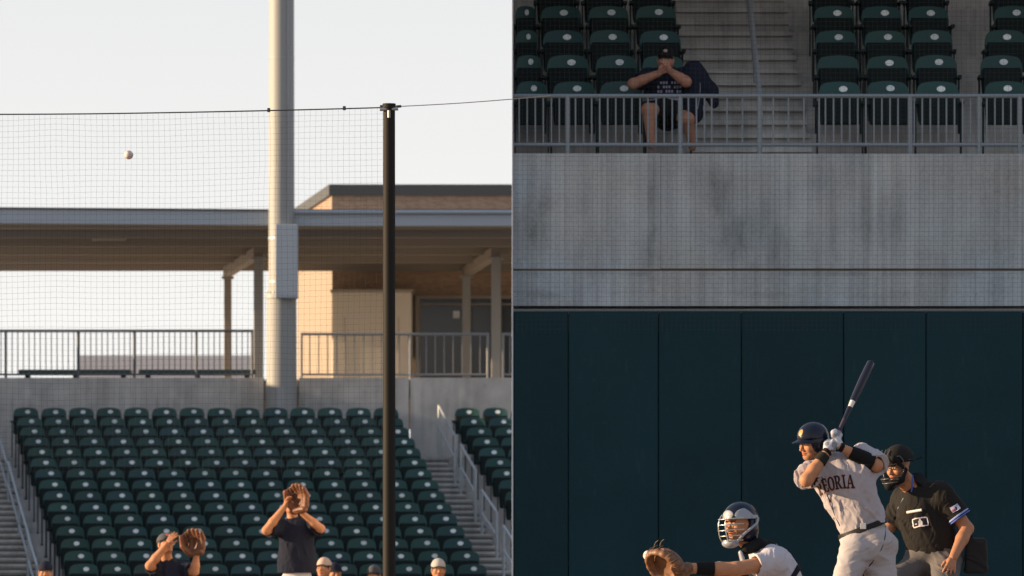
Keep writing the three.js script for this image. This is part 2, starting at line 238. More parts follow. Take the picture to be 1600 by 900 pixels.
// light pole
{
  const p = at(440, 0, 87.93), o = thing('light_pole', 'tall grey steel light pole with a cabinet rising from the open bowl', 'light pole', V(p.x, 2.5, -87.93));
  part('lower_shaft', rod(V(0, 0, 0), V(0, 3.0, 0), 0.265, V(), 0.255, 28), M.pole, o); part('upper_shaft', rod(V(0, 3.0, 0), V(0, 16, 0), 0.224, V(), 0.2, 28), M.pole, o);
  part('collar', rod(V(0, 2.98, 0), V(0, 3.06, 0), 0.275, V(), 0.275, 28), M.steel, o);
  const y1 = at(0, 350, 87.6).y - 2.5, y0 = at(0, 466, 87.6).y - 2.5; const cab = part('cabinet', bx(-0.09, 0.29, y0, y1, 0.1, 0.34, V(), 1, 0.012), M.fascia, o); part('door_seam', bx(-0.06, 0.26, y0 + 0.05, y0 + 0.06, 0.34, 0.344), M.steel, cab);
  for (const h of [3.25, 4.0]) part('strap', rod(V(0, h, 0), V(0, h + 0.035, 0), 0.232, V(), 0.232, 28), M.galv, o);
  part('access_plate', bx(-0.07, 0.05, 1.05, 1.45, 0.25, 0.27, V(), 1, 0.006), M.steel, o); for (let k = 0; k < 12; k++) { const a = k / 12 * Math.PI * 2; part('flange_bolt', rod(V(Math.cos(a) * 0.262, 3.06, Math.sin(a) * 0.262), V(Math.cos(a) * 0.262, 3.1, Math.sin(a) * 0.262), 0.014, V(), 0.014, 6), M.bolt, o); } for (const h of [5.2, 7.1]) part('weld_seam', rod(V(0, h, 0), V(0, h + 0.02, 0), 0.2215, V(), 0.2215, 28), M.steel, o);
  part('conduit', rod(V(0.12, 3.05, 0.2), V(0.11, 12, 0.19), 0.014), M.steel, o);
}
// unseen block added on the left: it keeps the low sun off the bowl
{
  const o = thing('added_side_block', 'added concrete block, unseen left of the open bowl, to shade it', 'building', V(-16, 0, -81), undefined);
  part('wall', bx(-19, -13, 0, 5.65, -90, -68, o.position, 0.4), M.concrete, o); part('coping', bx(-19.05, -12.95, 5.65, 5.8, -90.05, -67.95, o.position, 0.4), M.concrete, o);
}
{
  const o = thing('added_tall_block', 'tall concrete block added unseen beyond the left edge to shade the covered grandstand', 'building', V(-23, 0, -48)), B = o.position;  // unseen block put in to keep the sun off the right wall
  part('wall', bx(-26, -20, 0, 12, -52, -44, B, 0.4), M.concrete, o); part('coping', bx(-26.06, -19.94, 12, 12.2, -52.06, -43.94, B, 0.4), M.concrete, o); for (let k = 1; k < 4; k++) part('storey_band', bx(-19.99, -19.9, k * 3, k * 3 + 0.25, -52, -44, B, 0.4), M.fascia, o);
}
// net pole, cables and net of the left side
const NZ = 42;
{
  const p = at(608, 0, NZ), top = at(608, 162, NZ).y, o = thing('net_pole', 'black painted pole holding up the protective net', 'pole', V(p.x, 0, -NZ));
  part('shaft', rod(V(0, 0, 0), V(0, top - 0.02, 0), 0.053, V(), 0.049, 24), M.blackPaint, o); part('cap', rod(V(0, top - 0.035, 0), V(0, top, 0), 0.056, V(), 0.054, 24), M.blackPaint, o);
  part('cable_clamp', mergeGeometries([rod(V(-0.075, top - 0.05, 0.03), V(0.075, top - 0.045, 0.03), 0.014), rod(V(0, top - 0.06, 0.055), V(0, top - 0.12, 0.055), 0.012)]), M.bolt, o);
  const s = (px) => 178 - 4 * Math.pow((px - 130) / 470, 2) - (px > 130 ? 6 * (px - 130) / 470 : -1 * (130 - px) / 130);
  const pts = []; for (let x = -90; x <= 600; x += 46) pts.push(at(x, s(x), NZ)); pts.push(at(600, 168, NZ));
  const c = thing('net_cable', 'dark sagging cable along the top edge of the net left of its pole', 'cable', pts[7].clone()); part('wire', tube(pts, 0.006, c.position, 60, 6), M.cable, c);
  for (const q of [420, 538, 596]) part('cable_clip', bx(-0.012, 0.012, -0.012, 0.02, -0.012, 0.012).translate(...at(q, s(q), NZ).sub(c.position).toArray()), M.cable, c);
  const r0 = at(612, 167, NZ), r1 = at(860, 150, NZ); const c2 = thing('guy_cable', 'thin bare cable running right from the top of the net pole', 'cable', r0.clone()); part('wire', tube([r0, at(720, 161, NZ), r1], 0.004, r0, 20, 6), M.cableBare, c2); part('turnbuckle', rod(at(619, 166.6, NZ), at(627, 166, NZ), 0.011, r0), M.cable, c2);
  // net
  const g = [], th = 0.0007, cell = 8.75, wob = (x, y) => 2.4 * (noise(x * 0.012, y * 0.012, 5) - 0.5) * 2;
  for (let x = -85; x < 600; x += cell) { const l = []; for (let y = s(x); y <= 742; y += 70) l.push(at(x + wob(x, y), y, NZ)); l.push(at(x, 742, NZ)); g.push(tube(l, th, undefined, 14, 3)); }
  for (let y = 187; y < 745; y += cell) { const l = []; for (let x = -85; x <= 600; x += 57) l.push(at(x, Math.max(y + wob(x, y + 40) + (s(x) - 178) * Math.max(0, 1 - (y - 178) / 560), s(x) + 2), NZ)); g.push(tube(l, th, undefined, 24, 3)); }
  const net = single('protective_net', mergeGeometries(g), M.string, 'fine square mesh net hanging from the cable left of its black pole', 'net');
}
// ================================================================ RIGHT: grandstand under an added roof, padded wall
const WZ = 50, rz = (i) => 51.75 + 0.85 * i, rf = (i) => 4.79 + 0.352 * i;
{
  const gs = thing('covered_grandstand', 'concrete grandstand with added roof and stained front wall behind the batter', 'grandstand', V(4, 0, -54)), B = gs.position;
  const stains = [[835, 350, 22, 90, 0.28], [848, 330, 10, 70, 0.2], [880, 360, 12, 110, 0.12], [925, 390, 30, 60, 0.12], [1018, 330, 7, 120, 0.30], [1012, 380, 14, 60, 0.2], [1125, 290, 16, 40, 0.34], [1150, 350, 32, 55, 0.34], [1140, 390, 30, 40, 0.22], [1190, 330, 10, 80, 0.2], [1215, 370, 18, 70, 0.3], [1302, 340, 6, 90, 0.24], [1355, 330, 7, 100, 0.16], [1410, 320, 6, 110, 0.2], [1540, 330, 12, 60, 0.2], [1575, 320, 20, 80, 0.15], [1260, 360, 10, 30, 0.15], [1325, 290, 4, 60, 0.22]];
  const wx0 = 0.012, wx1 = 8, wy0 = 3.2, wy1 = 4.76, wt = makeTex(2048, 512, (u, v) => {
    const x = mix(wx0, wx1, u), y = mix(wy0, wy1, v), px = 800 + x * FOCAL / WZ, py = HORIZON - (y - EYE) * FOCAL / WZ;
    let m = 1 + 0.50 * (fbm(x * 2.2, y * 2.2, 5) - 0.48) + 0.44 * (fbm(x * 11, y * 0.7 + 3, 4) - 0.48) + 0.22 * (noise(x * 46, y * 0.9 + 7) - 0.5) + 0.16 * (noise(x * 60, y * 60) - 0.5) - (noise(x * 24, y * 24, 4) > 0.95 ? 0.12 : 0), wob = 22 * (fbm(px * 0.05, py * 0.05, 3) - 0.47);
    for (const [sx, sy, rx, ry, k] of stains) { const e = ((px + wob * rx / 20 - sx) / rx) ** 2 + ((py + wob - sy) / ry) ** 2; if (e < 6) m -= k * Math.exp(-e) * (0.35 + 1.3 * fbm(px * 0.09, py * 0.03, 3)); }
    if (py > 452 && py < 470) m -= 0.5 * Math.max(0, fbm(px * 0.02, py * 0.06, 3) - 0.36) * (1 - Math.abs(py - 461) / 9) * 1.6;
    if (py > 424 && py < 432) m -= 0.35 * Math.max(0, noise(px * 0.03, 2) - 0.4);
    const warm = 0.07 * (fbm(x * 1.3, y * 2, 3) - 0.45); return [(0.325 + warm) * m, 0.36 * m, (0.378 - warm) * m];
  }, false);
  const wm = mat(1, 1, 1, 0.9, { map: wt, bumpMap: cmap, bumpScale: 0.002 });
  const face = (x0, x1, y0, y1, z0, z1) => { const g = bx(x0, x1, y0, y1, z0, z1), p = g.attributes.position, uv = g.attributes.uv; for (let i = 0; i < p.count; i++) uv.setXY(i, (p.getX(i) - wx0) / (wx1 - wx0), (p.getY(i) - wy0) / (wy1 - wy0)); g.translate(-B.x, -B.y, -B.z); return g; };
  const j = at(0, 422, WZ).y, wl = at(1033, 0, WZ).x;
  part('parapet_panel', face(wx0, wl - 0.004, j + 0.012, 4.752, -50.35, -50.0), wm, gs); part('parapet_panel', face(wl, wx1, j + 0.016, 4.748, -50.35, -49.994), wm, gs);
  part('joint_filler', bx(wx0, wx1, j - 0.02, j + 0.02, -50.3, -50.012, B), mat(0.10, 0.085, 0.07, 0.9), gs);
  part('base_band', face(wx0, wx1, at(0, 478, WZ).y, j - 0.008, -50.35, -50.004), wm, gs); part('base_wall', bx(wx0, wx1, 0, at(0, 478, WZ).y - 0.03, -50.35, -50.03, B, 0.4), M.concrete, gs);
  part('walkway', bx(wx0, wx1, 4.5, 4.74, -51.3, -50.36, B, 0.5), M.step, gs);
  const ax0 = at(1074, 0, 52).x, ax1 = at(1272, 0, 52).x;
  for (let i = 0; i < 9; i++) {
    part('row_tread', bx(wx0, wx1, 4.2, rf(i), -(rz(i) + 0.5), -(rz(i) - 0.346), B, 0.5), M.step, gs);
    part('aisle_step', bx(ax0 + 0.04, ax1 - 0.04, (i ? rf(i - 1) : 4.74) + 0.002, rf(i) - (i ? 0.176 : 0.025), -(rz(i) - 0.343), -(rz(i) - 0.72), B, 0.5), M.step, gs);
  }
  for (let i = 0; i < 9; i++) { part('step_nosing', bx(ax0 + 0.03, ax1 - 0.03, rf(i) - 0.045, rf(i) + 0.004, -(rz(i) - 0.3), -(rz(i) - 0.40), B, 0.5), M.concrete, gs); part('step_nosing', bx(ax0 + 0.035, ax1 - 0.035, rf(i) - 0.22, rf(i) - 0.17, -(rz(i) - 0.66), -(rz(i) - 0.76), B, 0.5), M.concrete, gs); part('stair_shade_strip', bx(ax0 - 0.1, ax1 + 0.1, rf(i) - 0.002 - 0.352 + 0.004, rf(i) - 0.352 + 0.03, -(rz(i) - 0.34), -(rz(i) - 0.352), B), M.darkTrim, gs); }  // dark strips at the riser feet paint the shadow gaps under the nosings
  part('rear_wall', bx(wx0, wx1, 0, 8.95, -59.6, -59.3, B, 0.4), M.concrete, gs);
  part('end_shade_sheet', bx(0, 0.011, 0, 11.2, -61, -49.88, B), mat(0.62, 0.63, 0.64, 0.6), gs); part('roof', bx(0.012, 8.2, 9.0, 9.25, -60, -50.2, B, 0.4), M.fascia, gs);  // unseen roof and edge-on end sheet, added to shade the stand
  // seats: label plates measured on the photograph, row by row
  const rows = [[752, 827, 902, 975, 1049, 1317, 1393.5, 1471, 1577], [744, 818, 892, 967, 1041, -1314, 1391, 1467, 1570], [738, 813, 885, 958, 1037, 1311, 1387, 1461, 1576], [730, 805, 881, 955, 1030, 1308, 1382, 1457, 1590], [724, 799, 874, 948, 1023, 1303, 1377, 1451, 1586]];
  rows.forEach((r, i) => { let k = [0, 0]; r.forEach((q, n) => { const px = Math.abs(q) - 4.5; let x = at(px, 0, rz(i) + 0.1).x, sc = 1; if (x < 0) return; if (x < 0.255) { const hi = at(r[n + 1] - 4.5, 0, rz(i) + 0.1).x - 0.25; x = (hi + 0.02) / 2; sc = (hi - 0.02) / 0.5; } const b = px > 1200 ? 1 : 0; k[b]++;
    const st = putSeat(q < 0 ? 2 : anySeat(), V(x, rf(i), -(rz(i) + 0.1)), q < 0 ? 'dark green seat without a number plate, right of the covered grandstand aisle' : `dark covered grandstand seat ${b ? 'right' : 'left'} of stepped aisle, ${ORD[i]} row up, ${ORD[k[b] - 1]} from left`, 'seats in the covered grandstand'); if (sc < 1) { st.scale.x = sc; st.rotation.y = 0; st.position.x = x; } }); });
  // front railing
  const yb = at(0, 226, 50.18).y, yt = at(0, 150, 50.18).y, R = thing('guard_railing', 'grey steel guard railing on top of the stained concrete wall', 'railing', V(4, 4.75, -50.18)), Q = R.position;
  part('top_rail', rod(V(0.02, yt, -50.18), V(8, yt, -50.18), 0.021, Q), M.guard, R); part('bottom_rail', rod(V(0.02, yb, -50.18), V(8, yb, -50.18), 0.019, Q), M.guard, R);
  const posts = [887, 1063, 1187, 1422, 1530, 1593, 1760].map((q) => at(q, 0, 50.18).x); for (const x of posts) part('post', rod(V(x, 4.75, -50.18), V(x, yt, -50.18), 0.024, Q), M.guard, R);
  const bg = rod(V(0, yb, 0), V(0, yt, 0), 0.0095, V(0, Q.y, 0), 0.0095, 6); for (let px = 811; px < 1900; px += 12.6) { const x = at(px, 0, 50.18).x; if (posts.some((p) => Math.abs(p - x) < 0.04) || (px > 1105 && px < 1285)) continue; part('baluster', bg, M.guard, R).position.x = x - Q.x; }
  for (let px = 1112; px < 1285; px += 24) if (Math.abs(px - 1187) > 8) part('baluster', bg, M.guard, R).position.x = at(px, 0, 50.18).x - Q.x;
  // aisle handrail seen end on
  const h0 = at(1186, 200, 51.2), h1 = at(1166, -30, 54.6), H = thing('aisle_handrail', 'grey pipe handrail climbing the middle of the covered grandstand aisle', 'handrail', V(h0.x, 4.77, -51.2)), HB = H.position;
  part('top_rail', rod(at(1187, 150, 51.2), h1, 0.026, HB), M.galv, H); part('middle_rail', rod(at(1190, 190, 51.2), at(1173, 0, 54.6), 0.02, HB), M.galv, H);
  part('post', rod(V(h0.x + 0.01, 4.77, -51.2), at(1187, 148, 51.2), 0.024, HB), M.galv, H); part('post', rod(at(1181, 130, 53), at(1177, 62, 53), 0.024, HB), M.galv, H);
  // wall padding
  const pad = thing('wall_padding', 'dark green padded panels covering the wall behind home plate', 'wall padding', V(4, 0, -49.95)), PB = pad.position, seams = [800, 888, 1029, 1158.5, 1318, 1447, 1598, 1745, 1890, 2040].map((q) => Math.max(0.013, at(q, 0, 49.9).x)), yp = at(0, 485, 49.9).y;
  for (let i = 0; i < seams.length - 1; i++) { const m = M.green.clone(), t = 0.92 + rnd() * 0.18; m.color.multiplyScalar(t); m.map = padTex; part('pad_panel', bx(seams[i] + 0.002, seams[i + 1] - 0.002, 0.05, yp - 0.012, -49.995, -49.885 - rnd() * 0.006, PB, 0.45, 0.016), m, pad); }
  part('top_strip', bx(0.013, 8, yp - 0.01, yp + 0.008, -49.998, -49.89, PB), mat(0.10, 0.13, 0.14, 0.5), pad);
  // net in front of the grandstand
  const g = [], nz = 47.5, th = 0.0008; for (let px = 801; px < 1660; px += 7.3) g.push(tube([at(px, -30, nz), at(px + 1.2, 240, nz), at(px, 520, nz)], th, undefined, 4, 3)); for (let py = -26; py < 520; py += 7.3) g.push(tube([at(801, py, nz), at(1230, py + 1.5, nz), at(1660, py, nz)], th, undefined, 6, 3));
  single('protective_net', mergeGeometries(g), M.stringRight, 'fine square mesh net hanging in front of the covered grandstand', 'net');
}
//FIGURES
// ================================================================ FIGURES: bodies and clothes meshed from distance fields
const boxOf = (...ps) => { const b = new THREE.Box3(); for (const [p, r] of ps) { b.expandByPoint(p.clone().addScalar(r)); b.expandByPoint(p.clone().addScalar(-r)); } return b; };
// tapered limb a-b; n,s flatten it along n by s; flatA/flatB end it with a clean cut
function limb(a, b, ra, rb, o = {}) {
  const dx = b.x - a.x, dy = b.y - a.y, dz = b.z - a.z, L2 = dx * dx + dy * dy + dz * dz || 1e-9, L = Math.sqrt(L2), n = o.n?.clone().normalize(), s = o.s ?? 1, q = 1 / s - 1, sc = n ? Math.min(1, 0.5 + s * 0.5) : 1;
  const f = (x, y, z) => {
    let px = x - a.x, py = y - a.y, pz = z - a.z; const tt = (px * dx + py * dy + pz * dz) / L2, t = tt < 0 ? 0 : tt > 1 ? 1 : tt; px -= dx * t; py -= dy * t; pz -= dz * t;
    if (n) { const k = (px * n.x + py * n.y + pz * n.z) * q; px += n.x * k; py += n.y * k; pz += n.z * k; }
    let d = (Math.sqrt(px * px + py * py + pz * pz) - (ra + (rb - ra) * t)) * sc;
    if (o.flatB) d = Math.max(d, (tt - 1) * L); if (o.flatA) d = Math.max(d, -tt * L); return d;
  };
  f.box = boxOf([a, ra], [b, rb]); return f;
}
const ball = (c, r) => limb(c, c.clone().add(V(1e-5, 0, 0)), r, r);
function egg(c, rx, ry, rz, fr) { const m = Math.min(rx, ry, rz), X = fr?.X ?? V(1, 0, 0), Y = fr?.Y ?? V(0, 1, 0), Z = fr?.Z ?? V(0, 0, 1); const f = (x, y, z) => { const px = x - c.x, py = y - c.y, pz = z - c.z, u = (px * X.x + py * X.y + pz * X.z) / rx, v = (px * Y.x + py * Y.y + pz * Y.z) / ry, w = (px * Z.x + py * Z.y + pz * Z.z) / rz, k = Math.sqrt(u * u + v * v + w * w); return (k - 1) * (k < 1 ? m : Math.min(Math.max(rx, ry, rz), m * (1 + k) / 2)); }; f.box = boxOf([c, Math.max(rx, ry, rz)]); return f; }
function join(list, k = 0.03) { const f = (x, y, z) => { let d = list[0](x, y, z); for (let i = 1; i < list.length; i++) { const e = list[i](x, y, z), h = k - Math.abs(d - e); d = Math.min(d, e); if (h > 0) d -= h * h / (4 * k); } return d; }; f.box = list.reduce((b, g) => b.union(g.box), new THREE.Box3()); return f; }
function cut(f, g, k = 0.006) { const h = (x, y, z) => { const a = f(x, y, z), b = -g(x, y, z), e = k - Math.abs(a - b); return Math.max(a, b) + (e > 0 ? e * e / (4 * k) : 0); }; h.box = f.box; return h; }
const grow = (f, r) => { const h = (x, y, z) => f(x, y, z) - r; h.box = f.box.clone().expandByScalar(r); return h; };
const keep = (f, p, n, k = 0) => { n = n.clone().normalize(); const h = (x, y, z) => Math.max(f(x, y, z), (x - p.x) * n.x + (y - p.y) * n.y + (z - p.z) * n.z); h.box = f.box; return h; };   // keeps the side away from n
const slab = (f, p, n, w) => { const m = n.clone().normalize(); return keep(keep(f, p.clone().addScaledVector(m, w / 2), m), p.clone().addScaledVector(m, -w / 2), m.clone().negate()); };
// cloth folds: ridges across direction u, noise in between
function folds(f, amp, scale, u = V(0.3, 1, 0.2), seedz = 0) { const n = u.clone().normalize(); const h = (x, y, z) => { const d = f(x, y, z); if (d > amp * 4 + 0.02 || d < -amp * 4 - 0.02) return d; const a = x * n.x + y * n.y + z * n.z; const w = noise(a * scale * 2.4 + 1.5 * noise(x * scale, y * scale, z * scale + seedz), (x - n.x * a) * scale * 0.8 + seedz, (y + z - (n.y + n.z) * a) * scale * 0.8); return d - amp * (1 - 2 * Math.abs(2 * w - 1)); }; h.box = f.box.clone().expandByScalar(amp); return h; }
function surface(f, cell, color) {
  const lo = f.box.min.clone().addScalar(-cell * 2), hi = f.box.max.clone().addScalar(cell * 2), nx = Math.ceil((hi.x - lo.x) / cell) + 1, ny = Math.ceil((hi.y - lo.y) / cell) + 1, nz = Math.ceil((hi.z - lo.z) / cell) + 1;
  const val = new Float32Array(nx * ny * nz), id = new Int32Array(nx * ny * nz).fill(-1); let k = 0;
  const B = 4;                                                     // coarse pass: far blocks are filled with one value
  for (let bz = 0; bz < nz; bz += B) for (let by = 0; by < ny; by += B) for (let bX = 0; bX < nx; bX += B) {
    const c = f(lo.x + (bX + 1.5) * cell, lo.y + (by + 1.5) * cell, lo.z + (bz + 1.5) * cell), far = Math.abs(c) > cell * 9;
    for (let z = bz; z < Math.min(nz, bz + B); z++) for (let y = by; y < Math.min(ny, by + B); y++) for (let x = bX; x < Math.min(nx, bX + B); x++) val[(z * ny + y) * nx + x] = far ? c : f(lo.x + x * cell, lo.y + y * cell, lo.z + z * cell);
  }
  const pos = [], idx = [], C = [[0, 0, 0], [1, 0, 0], [0, 1, 0], [1, 1, 0], [0, 0, 1], [1, 0, 1], [0, 1, 1], [1, 1, 1]], E = [[0, 1], [2, 3], [4, 5], [6, 7], [0, 2], [1, 3], [4, 6], [5, 7], [0, 4], [1, 5], [2, 6], [3, 7]], v = new Float32Array(8);
  for (let z = 0; z < nz - 1; z++) for (let y = 0; y < ny - 1; y++) for (let x = 0; x < nx - 1; x++) {
    const o = (z * ny + y) * nx + x; let m = 0; for (let c = 0; c < 8; c++) { v[c] = val[o + C[c][0] + C[c][1] * nx + C[c][2] * nx * ny]; if (v[c] < 0) m |= 1 << c; }
    if (m === 0 || m === 255) continue; let sx = 0, sy = 0, sz = 0, n = 0;
    for (const [a, b] of E) if ((v[a] < 0) !== (v[b] < 0)) { const t = v[a] / (v[a] - v[b]); sx += mix(C[a][0], C[b][0], t); sy += mix(C[a][1], C[b][1], t); sz += mix(C[a][2], C[b][2], t); n++; }
    id[o] = pos.length / 3; pos.push(lo.x + (x + sx / n) * cell, lo.y + (y + sy / n) * cell, lo.z + (z + sz / n) * cell);
  }
  const S = [1, nx, nx * ny];
  for (let z = 1; z < nz - 1; z++) for (let y = 1; y < ny - 1; y++) for (let x = 1; x < nx - 1; x++) { const o = (z * ny + y) * nx + x; for (let a = 0; a < 3; a++) { const p = o + S[a]; if ((val[o] < 0) === (val[p] < 0)) continue; const u = S[(a + 1) % 3], w = S[(a + 2) % 3], q = [id[o], id[o - u], id[o - u - w], id[o - w]]; if (q.some((i) => i < 0)) continue; if (val[o] < 0) idx.push(q[0], q[1], q[2], q[0], q[2], q[3]); else idx.push(q[0], q[2], q[1], q[0], q[3], q[2]); } }
  const g = new THREE.BufferGeometry(), P = new Float32Array(pos), N = new Float32Array(pos.length), e = cell * 0.5;
  for (let i = 0; i < P.length; i += 3) { const x = P[i], y = P[i + 1], z = P[i + 2], a = f(x + e, y, z) - f(x - e, y, z), b = f(x, y + e, z) - f(x, y - e, z), c = f(x, y, z + e) - f(x, y, z - e), l = Math.hypot(a, b, c) || 1; N[i] = a / l; N[i + 1] = b / l; N[i + 2] = c / l; }
  g.setAttribute('position', new THREE.BufferAttribute(P, 3)); g.setAttribute('normal', new THREE.BufferAttribute(N, 3)); g.setIndex(idx);
  if (color) { const c = new Float32Array(P.length); for (let i = 0; i < P.length; i += 3) c.set(color(P[i], P[i + 1], P[i + 2]), i); g.setAttribute('color', new THREE.BufferAttribute(c, 3)); }
  return g;
}
// local frame: Y up / along fingers, Z forward / palm side
function frame(o, Yd, Zd) { const Z = Zd.clone().normalize(), X = Yd.clone().cross(Z).normalize(), Y = Z.clone().cross(X); return { o, X, Y, Z, p: (x, y, z) => o.clone().addScaledVector(X, x).addScaledVector(Y, y).addScaledVector(Z, z), v: (x, y, z) => V(0, 0, 0).addScaledVector(X, x).addScaledVector(Y, y).addScaledVector(Z, z), l: (x, y, z) => { const q = V(x, y, z).sub(o); return [q.dot(X), q.dot(Y), q.dot(Z)]; } }; }
const headFrame = (o, fwd, tilt = 0) => { const Z = fwd.clone().normalize(), side = V(0, 1, 0).cross(Z).normalize(), Y = Z.clone().cross(side).applyAxisAngle(Z, tilt); return frame(o, Y, Z); };
// head: origin between the ears at eye height, z forward, x to the person's left
function headField(h, neckTo, fat = 0) {
  const p = h.p, e = (x, y, z, a, b, c) => egg(p(x, y, z), a, b, c, h);
  let f = join([e(0, 0.038, -0.012, 0.076, 0.086, 0.096), e(0, -0.03, 0.03, 0.06 + fat, 0.084, 0.058), limb(p(0.05 + fat, -0.055, 0.0), p(0.016, -0.098, 0.062), 0.02, 0.018), limb(p(-0.05 - fat, -0.055, 0.0), p(-0.016, -0.098, 0.062), 0.02, 0.018), e(0, -0.098, 0.066, 0.022, 0.018, 0.018),
    limb(p(-0.034, 0.02, 0.072), p(0.034, 0.02, 0.072), 0.014, 0.014), e(0.04, -0.03, 0.062, 0.022, 0.02, 0.02), e(-0.04, -0.03, 0.062, 0.022, 0.02, 0.02), limb(p(0, -0.09, -0.022), neckTo, 0.056 + fat, 0.064 + fat)], 0.03);
  f = cut(f, ball(p(0.032, -0.002, 0.101), 0.018), 0.016); f = cut(f, ball(p(-0.032, -0.002, 0.101), 0.018), 0.016);
  f = join([f, limb(p(0, 0.004, 0.084), p(0, -0.036, 0.107), 0.008, 0.0125), ball(p(0.012, -0.041, 0.097), 0.0085), ball(p(-0.012, -0.041, 0.097), 0.0085), e(0, -0.063, 0.086, 0.022, 0.006, 0.011), e(0, -0.075, 0.084, 0.019, 0.007, 0.011), ball(p(0.032, -0.001, 0.078), 0.0135), ball(p(-0.032, -0.001, 0.078), 0.0135)], 0.01);
  f = join([f, e(0.079, -0.012, -0.006, 0.009, 0.031, 0.018), e(-0.079, -0.012, -0.006, 0.009, 0.031, 0.018)], 0.012); return f;
}
function skinColor(h, tone, hair, stubble = 0.25) {
  return (x, y, z) => { let c = tone.slice(); const n = 0.93 + 0.14 * noise(x * 60, y * 60, z * 60); c = c.map((q) => q * n);
    if (h) { const [u, v, w] = h.l(x, y, z), au = Math.abs(u); if (Math.abs(v) < 0.16 && au < 0.1 && w > -0.12) {
      if (w > 0.07 && v > -0.082 && v < -0.057 && au < 0.023) c = [c[0] * 0.75, c[1] * 0.5, c[2] * 0.55];
      if (w > 0.06 && v > 0.017 && v < 0.029 && au > 0.012 && au < 0.052) c = hair.map((q) => q * 1.2);
      if (w > 0.078 && Math.abs(v + 0.001) < 0.006 && Math.abs(au - 0.032) < 0.012) c = Math.abs(au - 0.032) < 0.005 ? [0.03, 0.02, 0.015] : [0.5, 0.46, 0.43];
      if (v < -0.05 && v > -0.125 && w > -0.01 && !(w > 0.07 && v > -0.082)) c = c.map((q, i) => mix(q, hair[i] * 2, stubble)); } }
    return c; };
}
// the same frame for headgear that is larger than the head by k
const larger = (h, k) => ({ o: h.o, X: h.X.clone().divideScalar(k), Y: h.Y.clone().divideScalar(k), Z: h.Z.clone().divideScalar(k), p: (x, y, z) => h.p(x * k, y * k, z * k), v: h.v, l: h.l });
// open or curled hand from wrist: fingers along Y, palm to Z, thumb towards side * X
function handField(wrist, Yd, Zd, side, curl = 0.4, spread = 0.12, thumbOut = 0.7) {
  const h = frame(wrist, Yd, Zd), L = [], len = [0.068, 0.077, 0.072, 0.056], xs = [0.03, 0.010, -0.010, -0.029];
  L.push(limb(h.p(0, -0.02, 0), h.p(side * 0.012, 0.03, 0), 0.027, 0.026, { n: h.Z, s: 0.75 }), limb(h.p(side * 0.018, 0.03, 0), h.p(side * 0.026, 0.078, 0), 0.019, 0.014), limb(h.p(-side * 0.016, 0.03, 0), h.p(-side * 0.024, 0.074, 0), 0.019, 0.013), limb(h.p(0, 0.04, 0), h.p(0, 0.08, 0), 0.018, 0.013));
  for (let k = 0; k < 4; k++) { let q = h.p(side * xs[k], 0.082 - (k === 3 ? 0.01 : 0), 0), a = curl * 0.7; const sp = (1.5 - k) * spread * side; for (let j = 0; j < 3; j++) { const l = len[k] * [0.46, 0.3, 0.24][j], d = h.v(Math.sin(sp) * Math.cos(a), Math.cos(sp) * Math.cos(a), Math.sin(a)), e = q.clone().addScaledVector(d, l); L.push(limb(q, e, 0.0098 - j * 0.0011, 0.0088 - j * 0.0012)); q = e; a += curl; } }
  const t0 = h.p(side * 0.022, 0.018, 0.008), t1 = h.p(side * (0.022 + 0.042 * thumbOut), 0.05, 0.02), t2 = h.p(side * (0.022 + 0.058 * thumbOut), 0.08, 0.028 + curl * 0.02); L.push(limb(t0, t1, 0.016, 0.012), limb(t1, t2, 0.011, 0.009)); return join(L, 0.009);
}
// hand closed round a handle: axis through c, back of the hand on side b
function gripField(wrist, c, axis, b, r = 0.016, flip = 1) {
  const A = axis.clone().normalize(), Bk = b.clone().addScaledVector(A, -b.dot(A)).normalize(), S = A.clone().cross(Bk).multiplyScalar(flip), L = [], q = (ang, off, rad) => c.clone().addScaledVector(A, off).addScaledVector(Bk, Math.cos(ang) * rad).addScaledVector(S, Math.sin(ang) * rad);
  for (let k = 0; k < 4; k++) { const off = (k - 1.5) * 0.0205, R = r + 0.011, an = [0.1, 1.25, 2.4, 3.5]; for (let j = 0; j < 3; j++) L.push(limb(q(an[j], off, R), q(an[j + 1], off, R), 0.0108 - j * 0.0008, 0.0102 - j * 0.001)); L.push(limb(q(-0.9, off * 0.9, R + 0.012), q(0.1, off, R), 0.015, 0.012)); }
  const pc = q(-0.9, 0, r + 0.025); L.push(limb(wrist, pc, 0.029, 0.03, { n: Bk, s: 0.8 }), limb(q(-1.3, 0.02, r + 0.02), q(-2.2, 0.045, r + 0.011), 0.016, 0.012), limb(q(-2.2, 0.045, r + 0.011), q(-3.3, 0.05, r + 0.01), 0.011, 0.009)); return join(L, 0.01);
}
function capShape(h, o = {}) { // soft cap: crown, bill (sub-part)
  const p = h.p, g = o.g ?? 0.011; const crown = keep(grow(egg(p(0, 0.04, -0.012), 0.078, 0.088, 0.099, h), g), p(0, 0.036 + (o.low ?? 0), 0), h.v(0, -1, -0.18)); return { crown: surface(crown, 0.007), bill: o.noBill ? null : billShape(h, o.len ?? 0.068, 0.078, 0.045 + (o.low ?? 0), o.drop ?? 0.018, 0.07) };
}
